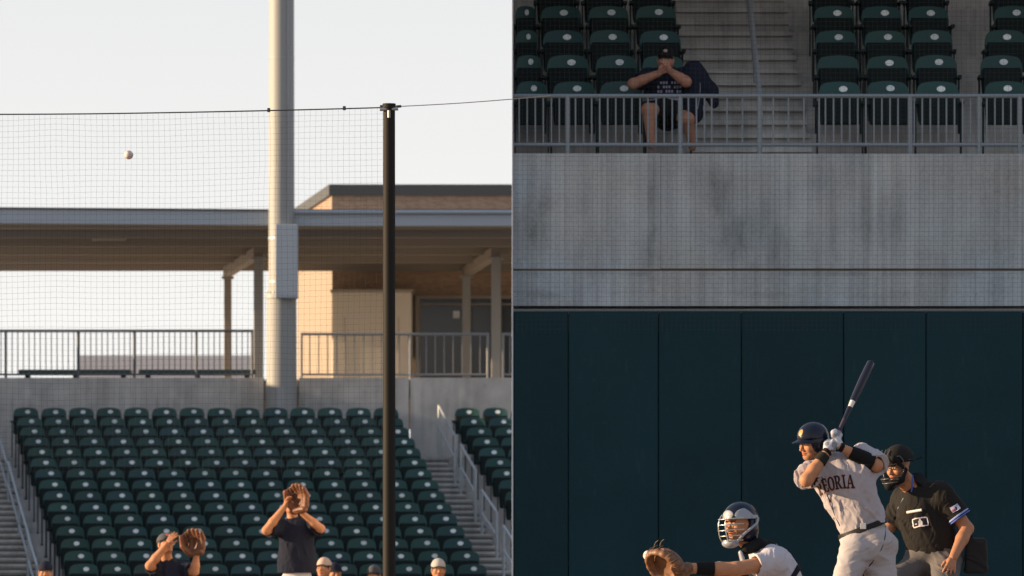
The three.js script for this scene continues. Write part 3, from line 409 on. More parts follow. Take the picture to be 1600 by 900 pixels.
function billShape(h, len, hw, y, drop, z0) {
  const P = [], I = [], nu = 14, nv = 6; for (let s = 0; s < 2; s++) for (let j = 0; j <= nv; j++) for (let i = 0; i <= nu; i++) { const a = (i / nu - 0.5) * Math.PI, t = j / nv, x = Math.sin(a) * hw, zi = z0 * Math.cos(a) * 1.0, zo = (z0 + len) * Math.pow(Math.cos(a), 0.75), z = mix(zi, zo, t), q = h.p(x, y - drop * t - 3.2 * x * x - s * 0.006 * (1 - 0.5 * t), z); P.push(q.x, q.y, q.z); }
  const w = nu + 1, n1 = w * (nv + 1), Q = (a, b, c, d) => I.push(a, b, c, a, c, d); for (let j = 0; j < nv; j++) for (let i = 0; i < nu; i++) { const a = j * w + i; Q(a, a + w, a + w + 1, a + 1); Q(n1 + a, n1 + a + 1, n1 + a + w + 1, n1 + a + w); } for (let i = 0; i < nu; i++) { const a = nv * w + i; Q(a, n1 + a, n1 + a + 1, a + 1); Q(i, i + 1, n1 + i + 1, n1 + i); }
  const g = new THREE.BufferGeometry(); g.setAttribute('position', new THREE.Float32BufferAttribute(P, 3)); g.setIndex(I); g.computeVertexNormals(); return g;
}
// a patch of a meshed surface seen from direction n, lifted a little, with uv along u,v (for printed or stitched marks)
function patch(g, o, u, v, n, w, hgt, lift = 0.0025, deep = 0.25) {
  const p = g.attributes.position, N = g.attributes.normal, ix = g.index.array, P = [], U = [], a = V(), b = V();
  for (let i = 0; i < ix.length; i += 3) { const T = []; let ok = true; for (let k = 0; k < 3; k++) { a.fromBufferAttribute(p, ix[i + k]); b.fromBufferAttribute(N, ix[i + k]); if (b.dot(n) < 0.05) ok = false; a.addScaledVector(b, lift); const d = a.clone().sub(o), s = d.dot(u) / w + 0.5, t = d.dot(v) / hgt + 0.5; if (s < -0.05 || s > 1.05 || t < -0.08 || t > 1.08 || Math.abs(d.dot(n)) > deep) ok = false; T.push(a.x, a.y, a.z, clamp(s, 0.002, 0.998), clamp(t, 0.002, 0.998)); } if (ok) for (let k = 0; k < 3; k++) { P.push(T[k * 5], T[k * 5 + 1], T[k * 5 + 2]); U.push(T[k * 5 + 3], T[k * 5 + 4]); } }
  const r = new THREE.BufferGeometry(); r.setAttribute('position', new THREE.Float32BufferAttribute(P, 3)); r.setAttribute('uv', new THREE.Float32BufferAttribute(U, 2)); r.computeVertexNormals(); return r;
}
const stamp = (w, h, draw, rough = 0.85) => { const c = document.createElement('canvas'); c.width = w; c.height = h; const x = c.getContext('2d'); x.clearRect(0, 0, w, h); draw(x, w, h); const t = new THREE.CanvasTexture(c); t.colorSpace = THREE.SRGBColorSpace; return new THREE.MeshStandardMaterial({ map: t, transparent: true, alphaTest: 0.4, roughness: rough, side: THREE.DoubleSide }); };
function figure(label, base) { const o = thing('person', label, 'person', base); o.userData.B = undefined; delete o.userData.B; return { o, add: (name, g, m, par) => { g = g.clone(); g.translate(-base.x, -base.y, -base.z); return part(name, g, m, par ?? o); } }; }
const skinMat = mat(1, 1, 1, 0.55, { vertexColors: true, specularIntensity: 0.35 });
const lean = (list) => mergeGeometries(list.map((g) => { const q = g.clone(); if (!q.attributes.color) q.setAttribute('color', new THREE.BufferAttribute(new Float32Array(q.attributes.position.count * 3).fill(0.3), 3)); return q; }));
const C = { navy: mat(0.013, 0.016, 0.030, 0.85, { specularIntensity: 0.25 }), black: mat(0.009, 0.009, 0.010, 0.8, { specularIntensity: 0.25 }), blackCloth: mat(0.016, 0.0145, 0.0135, 0.85, { specularIntensity: 0.25 }), grey: mat(0.345, 0.315, 0.335, 0.9, { specularIntensity: 0.3 }), greyPants: mat(0.36, 0.335, 0.345, 0.9, { specularIntensity: 0.3 }), white: mat(0.42, 0.395, 0.43, 0.9), umpPants: mat(0.085, 0.076, 0.072, 0.9), leatherBelt: mat(0.012, 0.012, 0.013, 0.5, { specularIntensity: 0.35 }), glove: mat(0.50, 0.60, 0.63, 0.7), band: mat(0.02, 0.019, 0.015, 0.85, { specularIntensity: 0.25 }), gloss: mat(0.006, 0.009, 0.022, 0.2, { specularIntensity: 0.6 }), silver: mat(0.24, 0.26, 0.30, 0.3), silverMetal: mat(0.42, 0.41, 0.39, 0.3, { metalness: 0.5 }), piping: mat(0.02, 0.02, 0.045, 0.8), hairDark: mat(0.02, 0.013, 0.009, 0.7), shoe: mat(0.015, 0.015, 0.018, 0.5), blue: mat(0.05, 0.10, 0.42, 0.7), paleBlue: mat(0.25, 0.33, 0.62, 0.7), gold: mat(0.36, 0.22, 0.05, 0.5), charcoalCap: mat(0.045, 0.05, 0.06, 0.85) };
const leatherTex = (r, g, b) => (x, y, z) => { const n = 0.55 + 0.9 * noise(x * 45, y * 45, z * 45) * noise(x * 14, y * 14, z * 14 + 9) + 0.25 * noise(x * 150, y * 150, z * 150); return [r * n, g * n, b * n]; };
const leather = mat(1, 1, 1, 0.55, { vertexColors: true });
const TAN = [0.40, 0.19, 0.105], HAIR = [0.022, 0.013, 0.008];
// fielder's glove: wrist at origin, fingers along Y, pocket opens to Z, thumb towards side * X
function fieldGlove(w, Yd, Zd, side, label, tint, size = 1) {
  const h = frame(w, Yd, Zd), s = size, p = (x, y, z) => h.p(side * x * s, y * s, z * s), base = w.clone(), o = thing('baseball_glove', label, 'baseball glove', base);
  const sh = (g, n, m, par) => { g.translate(-base.x, -base.y, -base.z); return part(n, g, m, par ?? o); };
  const L = [limb(p(-0.055, 0.02, 0.0), p(0.065, 0.015, 0.012), 0.034 * s, 0.034 * s), limb(p(0.07, 0.03, 0.015), p(0.118, 0.10, 0.055), 0.034 * s, 0.031 * s), limb(p(0.118, 0.10, 0.055), p(0.112, 0.19, 0.085), 0.031 * s, 0.024 * s), egg(p(0, 0.095, -0.012), 0.098 * s, 0.1 * s, 0.034 * s, h)];
  for (let k = 0; k < 4; k++) { const x0 = -0.075 + 0.041 * k, x1 = -0.112 + 0.05 * k, top = [0.205, 0.238, 0.25, 0.248][k]; L.push(limb(p(x0, 0.05, -0.006), p(mix(x0, x1, 0.6), 0.15, 0.008), 0.027 * s, 0.027 * s), limb(p(mix(x0, x1, 0.6), 0.15, 0.008), p(x1, top, 0.055), 0.026 * s, 0.02 * s)); }
  const body = cut(join(L, 0.01 * s), egg(p(0.02, 0.12, 0.085), 0.085 * s, 0.1 * s, 0.078 * s, h), 0.02 * s); sh(surface(body, 0.006, leatherTex(...tint)), 'leather_shell', leather);
  const web = []; for (let i = 0; i < 4; i++) { const t = i / 3; web.push(tube([p(mix(0.058, 0.05, t), mix(0.14, 0.24, t), mix(0.02, 0.055, t)), p(0.085, mix(0.135, 0.225, t), mix(0.025, 0.062, t)), p(0.112, mix(0.125, 0.195, t), mix(0.06, 0.085, t))], 0.009 * s, base, 8, 6)); } for (let i = 0; i < 2; i++) web.push(tube([p(0.072 + i * 0.022, 0.12, 0.03), p(0.07 + i * 0.022, 0.225, 0.065)], 0.008 * s, base, 6, 6));
  part('webbing', mergeGeometries(web), mat(tint[0] * 0.8, tint[1] * 0.75, tint[2] * 0.7, 0.6), o);
  const lace = []; for (let k = 0; k < 3; k++) { const x = -0.095 + 0.05 * k; lace.push(tube([p(x, 0.17, 0.035), p(x + 0.022, 0.185, 0.045), p(x + 0.04, 0.175, 0.035)], 0.0035 * s, base, 6, 5)); } for (let k = 0; k < 5; k++) lace.push(tube([p(-0.05 + 0.025 * k, -0.006, 0.025), p(-0.042 + 0.025 * k, 0.012, 0.048), p(-0.032 + 0.025 * k, 0.0, 0.035)], 0.003 * s, base, 5, 5));
  part('lacing', mergeGeometries(lace), mat(0.14, 0.08, 0.04, 0.6), o); return o;
}
// ---------------------------------------------------------------- batter
{
  const D = 37.5, J = (px, py, dz = 0) => at(px, py, D - dz), base = V(J(1345, 0).x, 0, -D), f = figure('batter in grey road jersey and navy helmet, gripping the raised bat', base);
  const n = V(-0.38, 0.06, 0.92), h = headFrame(J(1269, 691, 0.03), V(-0.84, -0.2, 0.5), -0.02), neck = J(1293, 722, 0.0);
  const eL = J(1260, 750, 0.24), wL = J(1292, 706, 0.17), sL = J(1272, 736, 0.02), eR = J(1369, 727, 0.06), wR = J(1314, 699, 0.12), sR = J(1350, 712, -0.13), tip = J(1361.5, 565, -0.27), knob = J(1294, 710, 0.155), ax = tip.clone().sub(knob).normalize(), cL = knob.clone().addScaledVector(ax, 0.078), cR = knob.clone().addScaledVector(ax, 0.165);
  const torso = limb(J(1318, 752, 0), J(1350, 822, 0), 0.215, 0.172, { n, s: 0.62 }), yoke = limb(J(1283, 733, 0.01), J(1342, 720, -0.07), 0.082, 0.09), hips = [limb(J(1347, 834, 0), J(1358, 850, 0), 0.168, 0.178, { n, s: 0.72 }), ball(J(1380, 851, -0.06), 0.105), limb(J(1336, 862, 0.05), J(1311, 945, 0.12), 0.112, 0.082), limb(J(1311, 945, 0.12), J(1300, 1018, 0.08), 0.078, 0.052), limb(J(1371, 866, -0.05), J(1385, 945, 0.0), 0.125, 0.085), limb(J(1385, 945, 0.0), J(1418, 1018, -0.05), 0.08, 0.052)];
  const tone = skinColor(h, TAN, HAIR, 0.3), armL = join([limb(sL, eL, 0.056, 0.048), limb(eL, eL.clone().lerp(wL, 0.35), 0.047, 0.047), limb(eL.clone().lerp(wL, 0.35), wL, 0.047, 0.031)], 0.02), armR = join([limb(sR, eR, 0.056, 0.05), limb(eR, eR.clone().lerp(wR, 0.35), 0.046, 0.046), limb(eR.clone().lerp(wR, 0.35), wR, 0.046, 0.031)], 0.02);
  const core = join([limb(J(1316, 750), J(1350, 830), 0.17, 0.14, { n, s: 0.6 }), limb(sL, sR, 0.06, 0.06), limb(neck, J(1316, 745), 0.06, 0.1), limb(J(1338, 850, 0.04), J(1311, 945, 0.12), 0.09, 0.06), limb(J(1311, 945, 0.12), J(1300, 1022, 0.08), 0.058, 0.038), limb(J(1366, 855, -0.05), J(1385, 945), 0.09, 0.06), limb(J(1385, 945), J(1418, 1022, -0.05), 0.058, 0.038)], 0.03);
  f.add('body', lean([surface(headField(h, neck, 0.006), 0.0036, tone), surface(join([core, armL, armR], 0.03), 0.010, tone)]), skinMat);
  const gl = join([gripField(wL, cL, ax, V(-0.5, 0.1, 0.85), 0.015), gripField(wR, cR, ax, V(0.25, 0.1, 0.95), 0.015)], 0.006); const gg = f.add('batting_gloves', surface(gl, 0.0042, (x, y, z) => { const k = noise(x * 34, y * 34, z * 34) > 0.62 ? 0.45 : 0.85 + 0.3 * noise(x * 120, y * 120, z * 120); return [0.44 * k, 0.44 * k, 0.48 * k]; }), mat(1, 1, 1, 0.75, { vertexColors: true }));
  for (const [w, e] of [[wL, eL], [wR, eR]]) f.add('wrist_strap', surface(limb(w.clone().lerp(e, -0.05), w.clone().lerp(e, 0.06), 0.0345, 0.0345, { flatA: true, flatB: true }), 0.005), C.black, gg);
  f.add('wristband', surface(limb(wL.clone().lerp(eL, 0.1), wL.clone().lerp(eL, 0.37), 0.043, 0.05, { flatA: true, flatB: true }), 0.006), C.band);
  f.add('elbow_sleeve', surface(folds(limb(wR.clone().lerp(eR, 0.26), wR.clone().lerp(eR, 0.88), 0.05, 0.066, { flatA: true, flatB: true }), 0.002, 30), 0.006), C.black);
  const sleeveL = limb(J(1269, 739, 0.02), J(1260, 745, 0.17), 0.088, 0.088, { flatB: true }), sleeveR = limb(sR, sR.clone().lerp(eR, 1.04), 0.09, 0.092, { flatB: true });
  const axis = J(1318, 745).sub(J(1350, 828)).normalize(), beltC = J(1349, 826);
  let jer = join([torso, yoke, sleeveL, sleeveR, limb(neck, J(1318, 742), 0.066, 0.12, { n, s: 0.8 })], 0.045); jer = cut(jer, limb(sL.clone().lerp(eL, 0.45), eL, 0.054, 0.066), 0.01); jer = cut(jer, limb(sR.clone().lerp(eR, 0.85), eR.clone().lerp(sR, -0.3), 0.056, 0.068), 0.01); jer = cut(jer, limb(neck.clone().lerp(h.o, 0.15), h.o, 0.066, 0.08), 0.01);
  jer = keep(folds(folds(jer, 0.009, 8, V(0.8, 0.5, 0.1), 3), 0.0045, 20, V(0.9, 0.3, 0.2), 8), beltC.clone().addScaledVector(axis, -0.012), axis.clone().negate()); const jg = surface(jer, 0.0085), jm = f.add('jersey', jg, C.grey);
  const pants = keep(folds(folds(join(hips, 0.05), 0.008, 7, V(0.5, 1, 0.1), 5), 0.0025, 20, V(-0.3, 1, 0.3), 2), beltC, axis); const pg = surface(pants, 0.0095), pm = f.add('trousers', pg, C.greyPants);
  const ring = join([torso, hips[0]], 0.04); f.add('belt', surface(slab(grow(ring, 0.008), beltC, axis, 0.042), 0.006), C.leatherBelt);
  const hitOn = (fld, px, py) => { const d = at(px, py, 1).sub(V(0, EYE, 0)).normalize(); let t = D - 0.9; for (let i = 0; i < 90; i++) { const q = V(0, EYE, 0).addScaledVector(d, t), s = fld(q.x, q.y, q.z); if (s < 0.001) break; t += Math.max(0.002, s * 0.6); } return V(0, EYE, 0).addScaledVector(d, t); };
  f.add('belt_buckle', new RoundedBoxGeometry(0.045, 0.045, 0.012, 2, 0.004).rotateY(-0.3).translate(...hitOn(grow(ring, 0.01), 1349, 822).toArray()), C.silver);
  f.add('piping', tube([[1383, 822], [1383, 838], [1377, 858], [1365, 876], [1352, 892], [1343, 903]].map(([x, y]) => hitOn(pants, x, y)), 0.0035, V(0, 0, 0), 30, 6), C.piping, pm);
  f.add('piping', tube([[1372, 748], [1380, 775], [1386, 800]].map(([x, y]) => hitOn(jer, x, y)), 0.0022, V(0, 0, 0), 12, 5), C.piping, jm);
  f.add('placket', tube([[1284, 745], [1288, 758], [1293, 775], [1301, 797], [1312, 822]].map(([x, y]) => hitOn(jer, x, y)), 0.003, V(0, 0, 0), 20, 5), C.piping, jm);
  // lettering across the chest and front number
  const tu = V(1, 0.2, 0.38).normalize(), tv = n.clone().cross(tu).normalize(), tu2 = tv.clone().cross(n).normalize();
  f.add('lettering', patch(jg, hitOn(jer, 1304, 755), tu2, tv, n, 0.31, 0.19), stamp(512, 314, (x, w, hh) => { x.font = 'bold 140px serif'; x.textAlign = 'center'; x.textBaseline = 'middle'; const T = 'PEORIA'; for (let i = 0; i < 6; i++) { x.save(); x.translate(46 + i * 84 - (i > 4 ? 12 : 0) - (i > 3 ? 6 : 0), hh / 2 + Math.pow(i - 2.5, 2) * 3); x.rotate((i - 2.5) * 0.05); x.scale(0.88, 1.6); x.lineWidth = 7; x.strokeStyle = '#8a5348'; x.strokeText(T[i], 0, 0); x.fillStyle = '#0c0c16'; x.fillText(T[i], 0, 0); x.restore(); } }), jm);
  f.add('front_number', patch(jg, hitOn(jer, 1296, 777), tu2, tv, n, 0.07, 0.09), stamp(96, 128, (x, w, hh) => { x.font = 'bold 120px serif'; x.textAlign = 'center'; x.textBaseline = 'middle'; x.lineWidth = 12; x.strokeStyle = '#181420'; x.strokeText('7', 48, 66); x.fillStyle = '#8a1a10'; x.fillText('7', 48, 66); }), jm);
  for (const [x, y, r] of [[1300, 1020, 0.04], [1418, 1020, -0.05]]) { const a = J(x, y, r + 0.04); a.y = 0.055; f.add('shoe', surface(keep(join([limb(a, a.clone().add(V(-0.13, -0.012, 0.1)), 0.05, 0.04)]), V(0, 0.004, 0), V(0, -1, 0)), 0.01), C.shoe); }
  // helmet
  let shell = keep(egg(h.p(0, 0.036, -0.014), 0.099, 0.112, 0.124, h), h.p(0, 0.034, 0), h.v(0, -1, 0.02)); shell = join([shell, keep(keep(egg(h.p(0.058, -0.004, -0.012), 0.044, 0.085, 0.068, h), h.p(0, -0.075, 0), h.v(0, -1, 0)), h.p(0, 0.05, 0), h.v(0, 1, 0)), keep(egg(h.p(0, 0.01, -0.05), 0.095, 0.06, 0.085, h), h.p(0, -0.02, -0.02), h.v(0, -0.4, 1))], 0.012);
  const hm = f.add('batting_helmet', surface(shell, 0.0048), C.gloss); f.add('helmet_bill', billShape(h, 0.075, 0.088, 0.05, 0.022, 0.09), C.gloss, hm); f.add('ear_hole', surface(limb(h.p(0.09, -0.015, -0.012), h.p(0.106, -0.015, -0.012), 0.014, 0.014, { flatA: true, flatB: true }), 0.004), C.black, hm);
  f.add('helmet_emblem', surface(slab(grow(egg(h.p(0, 0.036, -0.014), 0.099, 0.112, 0.124, h), 0.002), h.p(0.012, 0, 0), h.X, 0.034) && (() => { const q = egg(h.p(0.012, 0.088, 0.095), 0.022, 0.026, 0.04, h), e = grow(egg(h.p(0, 0.036, -0.014), 0.099, 0.112, 0.124, h), 0.003); const z = (x, y, w) => Math.max(q(x, y, w), e(x, y, w)); z.box = q.box; return z; })(), 0.004), C.gold, hm);
  // bat
  const bo = thing('baseball_bat', 'dark navy wooden bat held up over the shoulder of the batter', 'bat', knob.clone()), len = knob.distanceTo(tip), prof = [[0, 0], [0.023, 0.002], [0.025, 0.008], [0.018, 0.018], [0.0128, 0.035], [0.0125, 0.2], [0.0145, 0.32], [0.019, 0.42], [0.026, 0.52], [0.0292, 0.62], [0.0308, 0.72], [0.030, 0.81]].map(([r, y]) => new THREE.Vector2(r, y)); prof.push(new THREE.Vector2(0.028, len - 0.012), new THREE.Vector2(0.018, len - 0.003), new THREE.Vector2(0, len));
  const qt = new THREE.Quaternion().setFromUnitVectors(V(0, 1, 0), ax), bgm = new THREE.LatheGeometry(prof, 24).applyQuaternion(qt); part('barrel', bgm, mat(0.012, 0.013, 0.026, 0.32, { specularIntensity: 0.6 }), bo);
  const mk = ball(knob.clone().addScaledVector(ax, 0.47).add(V(-0.006, 0, 0.02)), 0.026); const bl = limb(knob, tip, 0.0245, 0.0245); part('label_mark', new THREE.CylinderGeometry(0.0255, 0.0215, 0.055, 20, 1, true, -0.9, 1.8).translate(0, 0.47, 0).applyQuaternion(qt), mat(0.62, 0.6, 0.56, 0.5, { side: THREE.DoubleSide }), bo); part('grip_tape', rod(V(0, 0.03, 0), V(0, 0.33, 0), 0.0135, V(), 0.0158, 14).applyQuaternion(qt), mat(0.03, 0.02, 0.045, 0.8), bo);
}
// ---------------------------------------------------------------- catcher
{
  const D = 36.5, J = (px, py, dz = 0) => at(px, py, D - dz), base = V(J(1235, 0).x, 0, -D), f = figure('crouching catcher in mask reaching his mitt out to the left', base);
  const h = headFrame(J(1155, 819, 0.02), V(-0.76, -0.06, 0.64), 0.04), neck = J(1186, 860, -0.02), n = V(0.3, 0.5, 0.8), tone = skinColor(h, TAN, HAIR, 0.45);
  const sL = J(1207, 879, 0.16), eL = J(1150, 889, 0.30), wL = J(1084, 888, 0.34), hip = J(1262, 985, 0);
  const chest = limb(J(1208, 890, -0.02), J(1250, 965, -0.02), 0.165, 0.16, { n: V(0, 0.2, 1), s: 0.92 }), yoke = limb(J(1206, 876, 0.12), J(1200, 868, -0.2), 0.085, 0.085);
  const legs = (r) => [limb(J(1255, 985, 0.1), J(1185, 968, 0.32), 0.1 - r, 0.075 - r), limb(J(1185, 968, 0.32), J(1225, 1012, 0.2), 0.07 - r, 0.05 - r), limb(J(1255, 985, -0.1), J(1190, 968, -0.35), 0.1 - r, 0.075 - r), limb(J(1190, 968, -0.35), J(1228, 1012, -0.22), 0.07 - r, 0.05 - r)];
  const arm = join([limb(sL, eL, 0.058, 0.05), limb(eL, eL.clone().lerp(wL, 0.4), 0.05, 0.048), limb(eL.clone().lerp(wL, 0.4), wL, 0.048, 0.034), limb(wL, wL.clone().add(V(-0.1, 0, 0)), 0.034, 0.036)], 0.02), armB = join([limb(J(1205, 872, -0.22), J(1210, 925, -0.25), 0.055, 0.046), limb(J(1210, 925, -0.25), J(1240, 955, -0.3), 0.045, 0.032)], 0.02);
  f.add('body', lean([surface(headField(h, neck, 0.006), 0.0036, tone), surface(join([arm, armB, limb(neck, J(1235, 950), 0.06, 0.13), limb(sL, J(1203, 870, -0.2), 0.05, 0.05), ...legs(0.018)], 0.03), 0.010, tone), surface(handField(J(1240, 955, -0.3), V(0.5, -0.8, 0), V(-0.8, -0.5, 0), 1, 0.7), 0.006, tone)]), skinMat);
  f.add('wristband', surface(limb(wL.clone().lerp(eL, 0.06), wL.clone().lerp(eL, 0.48), 0.045, 0.055, { flatA: true, flatB: true }), 0.006), C.black);
  let jer = join([chest, yoke, limb(sL, sL.clone().lerp(eL, 0.46), 0.098, 0.082, { flatB: true }), limb(J(1205, 872, -0.2), J(1208, 905, -0.24), 0.09, 0.08), limb(neck, J(1208, 890), 0.075, 0.13)], 0.05); jer = cut(jer, limb(sL.clone().lerp(eL, 0.3), eL, 0.066, 0.07), 0.01); jer = cut(jer, limb(neck.clone().lerp(h.o, 0.1), h.o, 0.07, 0.09), 0.01); jer = folds(folds(jer, 0.006, 9, V(0.7, 0.7, 0.2), 6), 0.0025, 22, V(1, 0.2, 0.3), 1); const jm = f.add('jersey', surface(jer, 0.0085), C.white);
  f.add('trousers', surface(folds(join([limb(J(1250, 965, -0.02), hip, 0.155, 0.165), ...legs(0)], 0.05), 0.004, 9), 0.011), C.white);
  for (const q of [0.2, -0.22]) { const a = J(1226, 1012, q); a.y = 0.05; f.add('shoe', surface(keep(limb(a, a.clone().add(V(-0.17, -0.01, 0.03)), 0.05, 0.04), V(0, 0.004, 0), V(0, -1, 0)), 0.01), C.shoe); }
  // protector: dark collar and front, straps round the back
  const guard = (() => { const g = grow(join([chest, yoke], 0.05), 0.014); return keep(g, J(1192, 900, 0), V(1, 0.28, -0.15)); })(); const pr = f.add('chest_protector', surface(guard, 0.009), C.black);
  f.add('collar_guard', surface(folds(cut(join([limb(J(1167, 858, 0.1), J(1186, 850, 0.04), 0.04, 0.042), limb(J(1186, 850, 0.04), J(1206, 852, -0.06), 0.042, 0.03)], 0.02), limb(h.p(0, -0.05, 0.02), h.p(0, -0.15, 0.03), 0.07, 0.06)), 0.003, 20), 0.006), C.black, pr);
  f.add('strap', surface(slab(grow(jer, 0.008), J(1249, 886, 0), V(0.85, -0.45, 0.1), 0.036), 0.007), C.black, pr); f.add('strap', surface(keep(slab(grow(jer, 0.007), J(1222, 862, -0.06), V(-0.1, 0.25, 1), 0.035), J(1212, 900, 0), V(-1, -0.5, 0)), 0.007), C.black, pr);
  f.add('throat_guard', surface(limb(J(1157, 864, 0.12), J(1161, 878, 0.13), 0.019, 0.023, { n: h.Z, s: 0.7 }), 0.005), C.silver, pr);
  // mask
  const hs = larger(h, 1.12);
  const dome0 = egg(hs.p(0, 0.036, -0.016), 0.097, 0.108, 0.122, hs); let dome = join([keep(dome0, hs.p(0, 0.03, 0), hs.v(0, -1, 0.1)), keep(keep(egg(hs.p(0, -0.03, -0.03), 0.102, 0.12, 0.1, hs), hs.p(0, 0, -0.012), hs.v(0, 0.35, 1)), hs.p(0, -0.115, 0), hs.v(0, -1, 0.2))], 0.01); const hm = f.add('catcher_helmet', surface(dome, 0.0048), C.gloss);
  const trim = (u, v, w, a, b, c) => { const q = egg(hs.p(u, v, w), a, b, c, hs), e = grow(dome0, 0.005), z = (x, y, t) => Math.max(q(x, y, t), e(x, y, t)); z.box = q.box; return z; };
  f.add('side_panel', surface(keep(keep(trim(0.085, 0.055, 0.015, 0.05, 0.045, 0.085), hs.p(0.085, 0.06, -0.03), hs.v(0, 0.75, -0.65)), hs.p(0, 0.03, 0), hs.v(0, -1, 0)), 0.004), C.silver, hm); f.add('brow_panel', surface(trim(0, 0.062, 0.1, 0.05, 0.032, 0.04), 0.004), C.silverMetal, hm); f.add('side_panel', surface(trim(0.09, 0.04, -0.05, 0.04, 0.012, 0.06), 0.004), C.silver, hm);
  f.add('cheek_frame', tube([hs.p(0.098, 0.032, -0.075), hs.p(0.105, 0.0, -0.055), hs.p(0.1, -0.03, -0.01), hs.p(0.086, -0.07, 0.05), hs.p(0.06, -0.115, 0.092)], 0.010, V(0, 0, 0), 24, 8), C.silver, hm);
  const cg = []; const bar = (...a) => cg.push(tube(a.map((q) => hs.p(...q)), 0.0042, V(0, 0, 0), 18, 6)); for (const [y, z, w] of [[0.038, 0.142, 0.086], [0.002, 0.152, 0.086], [-0.034, 0.152, 0.084], [-0.07, 0.146, 0.078], [-0.102, 0.132, 0.066]]) bar([w + 0.008, y, 0.045], [w, y, 0.085], [w * 0.55, y, z - 0.012], [0, y, z], [-w * 0.55, y, z - 0.012], [-w, y, 0.085], [-w - 0.008, y, 0.045]);
  for (const x of [-0.03, 0.03]) bar([x, 0.065, 0.115], [x, 0.035, 0.14], [x * 1.1, -0.02, 0.15], [x * 1.1, -0.09, 0.138], [x * 0.8, -0.125, 0.112]); f.add('face_cage', mergeGeometries(cg), C.silverMetal, hm); f.add('chin_guard', surface(cut(egg(hs.p(0, -0.115, 0.085), 0.062, 0.034, 0.052, hs), egg(hs.p(0, -0.09, 0.07), 0.05, 0.05, 0.05, hs)), 0.005), C.silver, hm);
  // mitt
  const mw = J(1074, 888, 0.36), o = thing('catcher_mitt', 'brown leather mitt at the end of the outstretched arm of the catcher', 'mitt', mw.clone()), m = frame(J(1043, 884, 0.37), V(-0.74, 0.6, 0.1), V(-0.62, -0.5, 0.6)), p = m.p, sub = (g) => { g.translate(-mw.x, -mw.y, -mw.z); return g; }, lt = leatherTex(0.165, 0.072, 0.03);
  const rim = []; for (let i = 0; i < 13; i++) { const a0 = -2.55 + i * 5.1 / 13, a1 = -2.55 + (i + 1) * 5.1 / 13, q = (a) => p(Math.sin(a) * 0.118, 0.0 + Math.cos(a) * 0.132, 0.028 + 0.018 * Math.cos(a)); rim.push(limb(q(a0), q(a1), 0.031, 0.031)); }
  part('leather_shell', sub(surface(cut(join([...rim, egg(p(0, -0.01, -0.022), 0.135, 0.14, 0.045, m), limb(p(0.04, -0.12, 0), p(0.075, -0.03, 0.06), 0.036, 0.034), limb(J(1074, 888, 0.36), p(0, -0.11, -0.01), 0.045, 0.052)], 0.012), egg(p(0, 0.012, 0.075), 0.1, 0.112, 0.075, m), 0.02), 0.0055, lt)), leather, o);
  const lace = []; for (let i = 0; i < 15; i++) { const a = -2.3 + i * 0.32, q = (r, z, b = 0) => p(Math.sin(a + b) * r, Math.cos(a + b) * (r + 0.014), z); lace.push(tube([q(0.118, 0.066), q(0.146, 0.05, 0.06), q(0.156, 0.02, 0.1), q(0.148, -0.01, 0.1)], 0.0036, mw, 8, 5)); } for (const a of [-0.7, 0.15, 0.55]) { const q = p(Math.sin(a) * 0.15, Math.cos(a) * 0.165, 0.0); lace.push(tube([q, q.clone().add(V(0.012, 0.03, 0)), q.clone().add(V(0.03, 0.045, 0.01))], 0.0032, mw, 6, 5)); } part('lacing', mergeGeometries(lace), mat(0.10, 0.06, 0.035, 0.6), o);
  const bb = J(1013, 868, 0.2); baseball(bb, 'white baseball just about to enter the mitt of the catcher');
}
function baseball(c, label) { const o = thing('baseball', label, 'baseball', c), r = 0.0368; part('cover', new THREE.SphereGeometry(r, 24, 16), mat(0.52, 0.49, 0.46, 0.6), o); const pts = []; for (let i = 0; i < 60; i++) { const t = i / 60 * Math.PI * 2, a = 0.44; const v = V(Math.cos(t) * (1 - a) + a * Math.cos(3 * t), Math.sin(t) * (1 - a) - a * Math.sin(3 * t), 2 * Math.sqrt(a * (1 - a)) * Math.sin(2 * t)).normalize().multiplyScalar(r + 0.0004); pts.push(v); } part('stitching', tube(pts, 0.0013, V(0, 0, 0), 160, 5, true), mat(0.4, 0.03, 0.03, 0.7), o); return o; }
baseball(at(201, 242, 41.5), 'baseball flying high in front of the net, against the sky').rotation.set(0.5, 0.9, 0.3);
